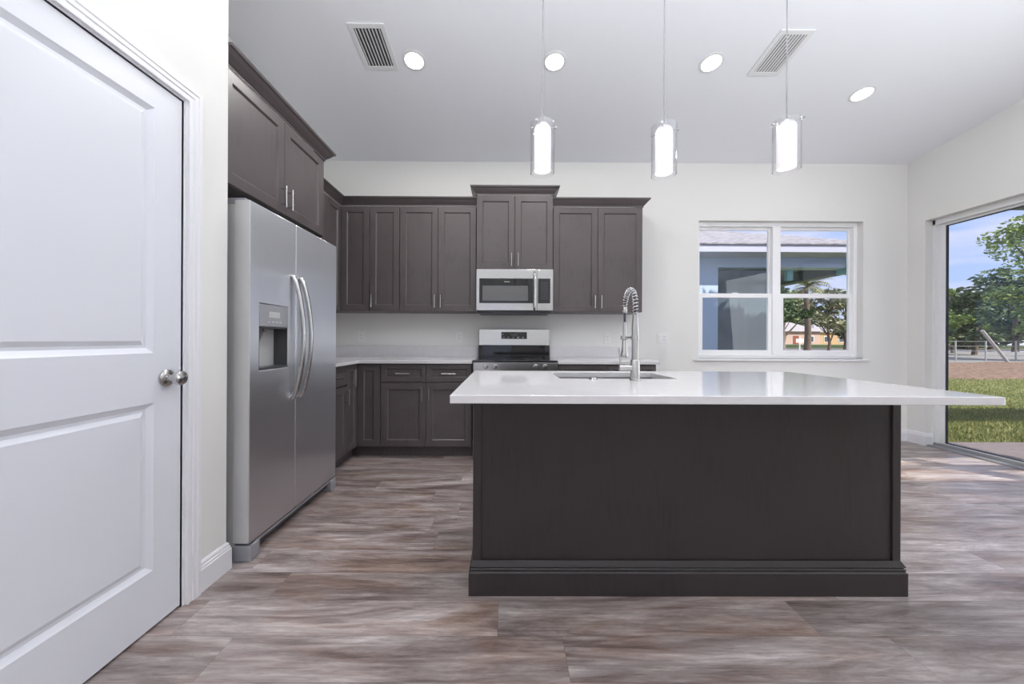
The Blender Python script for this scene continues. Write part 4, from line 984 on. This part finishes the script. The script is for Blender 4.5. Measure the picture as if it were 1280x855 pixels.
# unseen tree added at the end of the patio; its crown keeps the sun off the wing's wall
t = thing('added_shade_tree', 'added tree beside the patio, out of view, whose crown shades the house wing', 'tree', (8.3, 5.0, GZ))
build('trunk', MB().tube([(8.3, 5.0, GZ - .05), (8.2, 5.0, 1.2), (7.9, 4.9, 2.6), (7.2, 4.7, 3.5), (6.4, 4.55, 4.0)], [.13, .12, .10, .07, .03], 8).tube([(7.9, 4.9, 2.6), (7.9, 4.7, 3.4), (7.6, 4.6, 4.1)], [.08, .06, .03], 6), M['bark'], t, smooth=True)
rnd = random.Random(40); mb = MB()
for c_ in ((5.6, 4.72, 3.9), (6.2, 4.6, 3.95), (6.8, 4.5, 3.95), (7.3, 4.4, 4.0), (7.8, 4.5, 3.9), (6.5, 4.35, 4.0), (7.0, 4.2, 4.1)):
    leaves(mb, c_, (.66, .40, .40), 520, .10, rnd)
build('crown', mb, M['leaf'], t, recalc=False)
# palm
def palm(x, y, h, seed, label):
    rnd = random.Random(seed); t = thing('palm_tree', label, 'tree', (x, y, GZ))
    build('trunk', MB().tube([(x + .1 * math.sin(k * .5), y, GZ - .05 + h * k / 10) for k in range(11)], [.30 - .012 * k for k in range(11)], 10), M['bark'], t, smooth=True)
    top = Vector((x, y, GZ + h))
    for k in range(20):
        a = 2 * PI * k / 20 + rnd.uniform(-.15, .15); el = rnd.uniform(-.15, 1.1); ln = rnd.uniform(1.9, 2.5)
        mb = MB(); prev = None; d = Vector((math.cos(a) * math.cos(el), math.sin(a) * math.cos(el), math.sin(el))); p = top.copy(); side = Vector((-math.sin(a), math.cos(a), 0))
        spine = [p.copy()]
        for s_ in range(12):
            p = p + d * (ln / 12); d = (d + Vector((0, 0, -.13))).normalized(); spine.append(p.copy())
            lw = .55 * math.sin(PI * min(1, (s_ + 1.5) / 13)) + .06
            for sg in (-1, 1):
                tip = p + side * sg * lw + d * .22 + Vector((0, 0, -.22 * lw)); q = d * .07
                mb.add([p - q, p + q, tip], [(0, 1, 2)])
        mb.tube(spine, [.03 * (1 - .07 * i) for i in range(13)], 5)
        build('frond', mb, M['palm'], t, recalc=False)
palm(28.6, 34.0, 6.3, 5, 'palm tree with drooping fronds seen through the right window pane')
# far houses
def house(x0, x1, y, h, wall, label, wins, doorx=None):
    t = thing('house', label, 'building', ((x0 + x1) / 2, y, GZ)); d = 7
    build('wall', MB().box(x0, x1, y, y + d, GZ - .05, GZ + h), M[wall], t)
    o_ = .5; zt_ = GZ + h
    build('roof', MB().add([(x0 - o_, y - o_, zt_), (x1 + o_, y - o_, zt_), (x1 + o_, y + d + o_, zt_), (x0 - o_, y + d + o_, zt_), (x0 + 3, y + d / 2, zt_ + 1.9), (x1 - 3, y + d / 2, zt_ + 1.9)],
                           [(0, 1, 5, 4), (1, 2, 5), (2, 3, 4, 5), (3, 0, 4), (0, 3, 2, 1)]), M['pale_roof'], t)
    for wx, ww in wins:
        f = build('window', MB().box(wx, wx + ww, y - .06, y + .05, GZ + .9, GZ + 2.1), M['vinyl'], t)
        build('pane', MB().box(wx + .1, wx + ww - .1, y - .08, y - .04, GZ + 1.0, GZ + 2.0), M['house_window'], f)
    if doorx: build('door', MB().box(doorx, doorx + 1.0, y - .06, y + .05, GZ, GZ + 2.1), M['red_door'], t)
house(62.0, 74.0, 72, 2.9, 'orange_wall', 'low orange house with a pale roof beyond the road', [(64.0, 1.2), (67.0, 1.8)])
house(46.0, 58.0, 66, 2.9, 'pink_wall', 'low pinkish house with a red door left of the palm', [(55.6, 1.2), (48.5, 1.4)], 53.0)
tag(build('hedge', MB().box(30, 110, 62.3, 63.2, GZ, GZ + .55), M['leaf_dark'], bevel=0.1), 'low dark hedge along the far side of the road', 'hedge')
# street sign, fence, leaning post
sg_ = thing('street_post', 'thin white sign post standing on the far lawn', 'post', (31.2, 38.0, GZ))
build('pole', MB().rod((31.2, 38.0, GZ), (31.2, 38.0, GZ + 1.6), .05, seg=8), M['vinyl'], sg_); build('sign_board', MB().box(30.8, 31.6, 37.96, 38.0, GZ + 1.0, GZ + 1.4), M['vinyl'], sg_)
wf = thing('wire_fence', 'low grey wire fence with thin pale posts beyond the dirt patch', 'fence', (32, 22.3, GZ))
for k in range(14):
    x = 26.2 + k * 1.9; build('post', MB().rod((x, 22.3, GZ - .05), (x, 22.3, GZ + 1.25), .04, seg=8), M['fence_pale'], wf)
mb = MB()
for z in (0.3, .6, .9, 1.2): mb.box(26.2, 51, 22.29, 22.31, GZ + z, GZ + z + .025)
build('rail', mb, M['fence'], wf)
tag(build('leaning_post', MB().rod((29.6, 21.0, GZ - .05), (27.9, 20.9, GZ + 1.85), .075, seg=10), M['fence_pale']), 'pale wooden brace post leaning at the right of the yard', 'post')
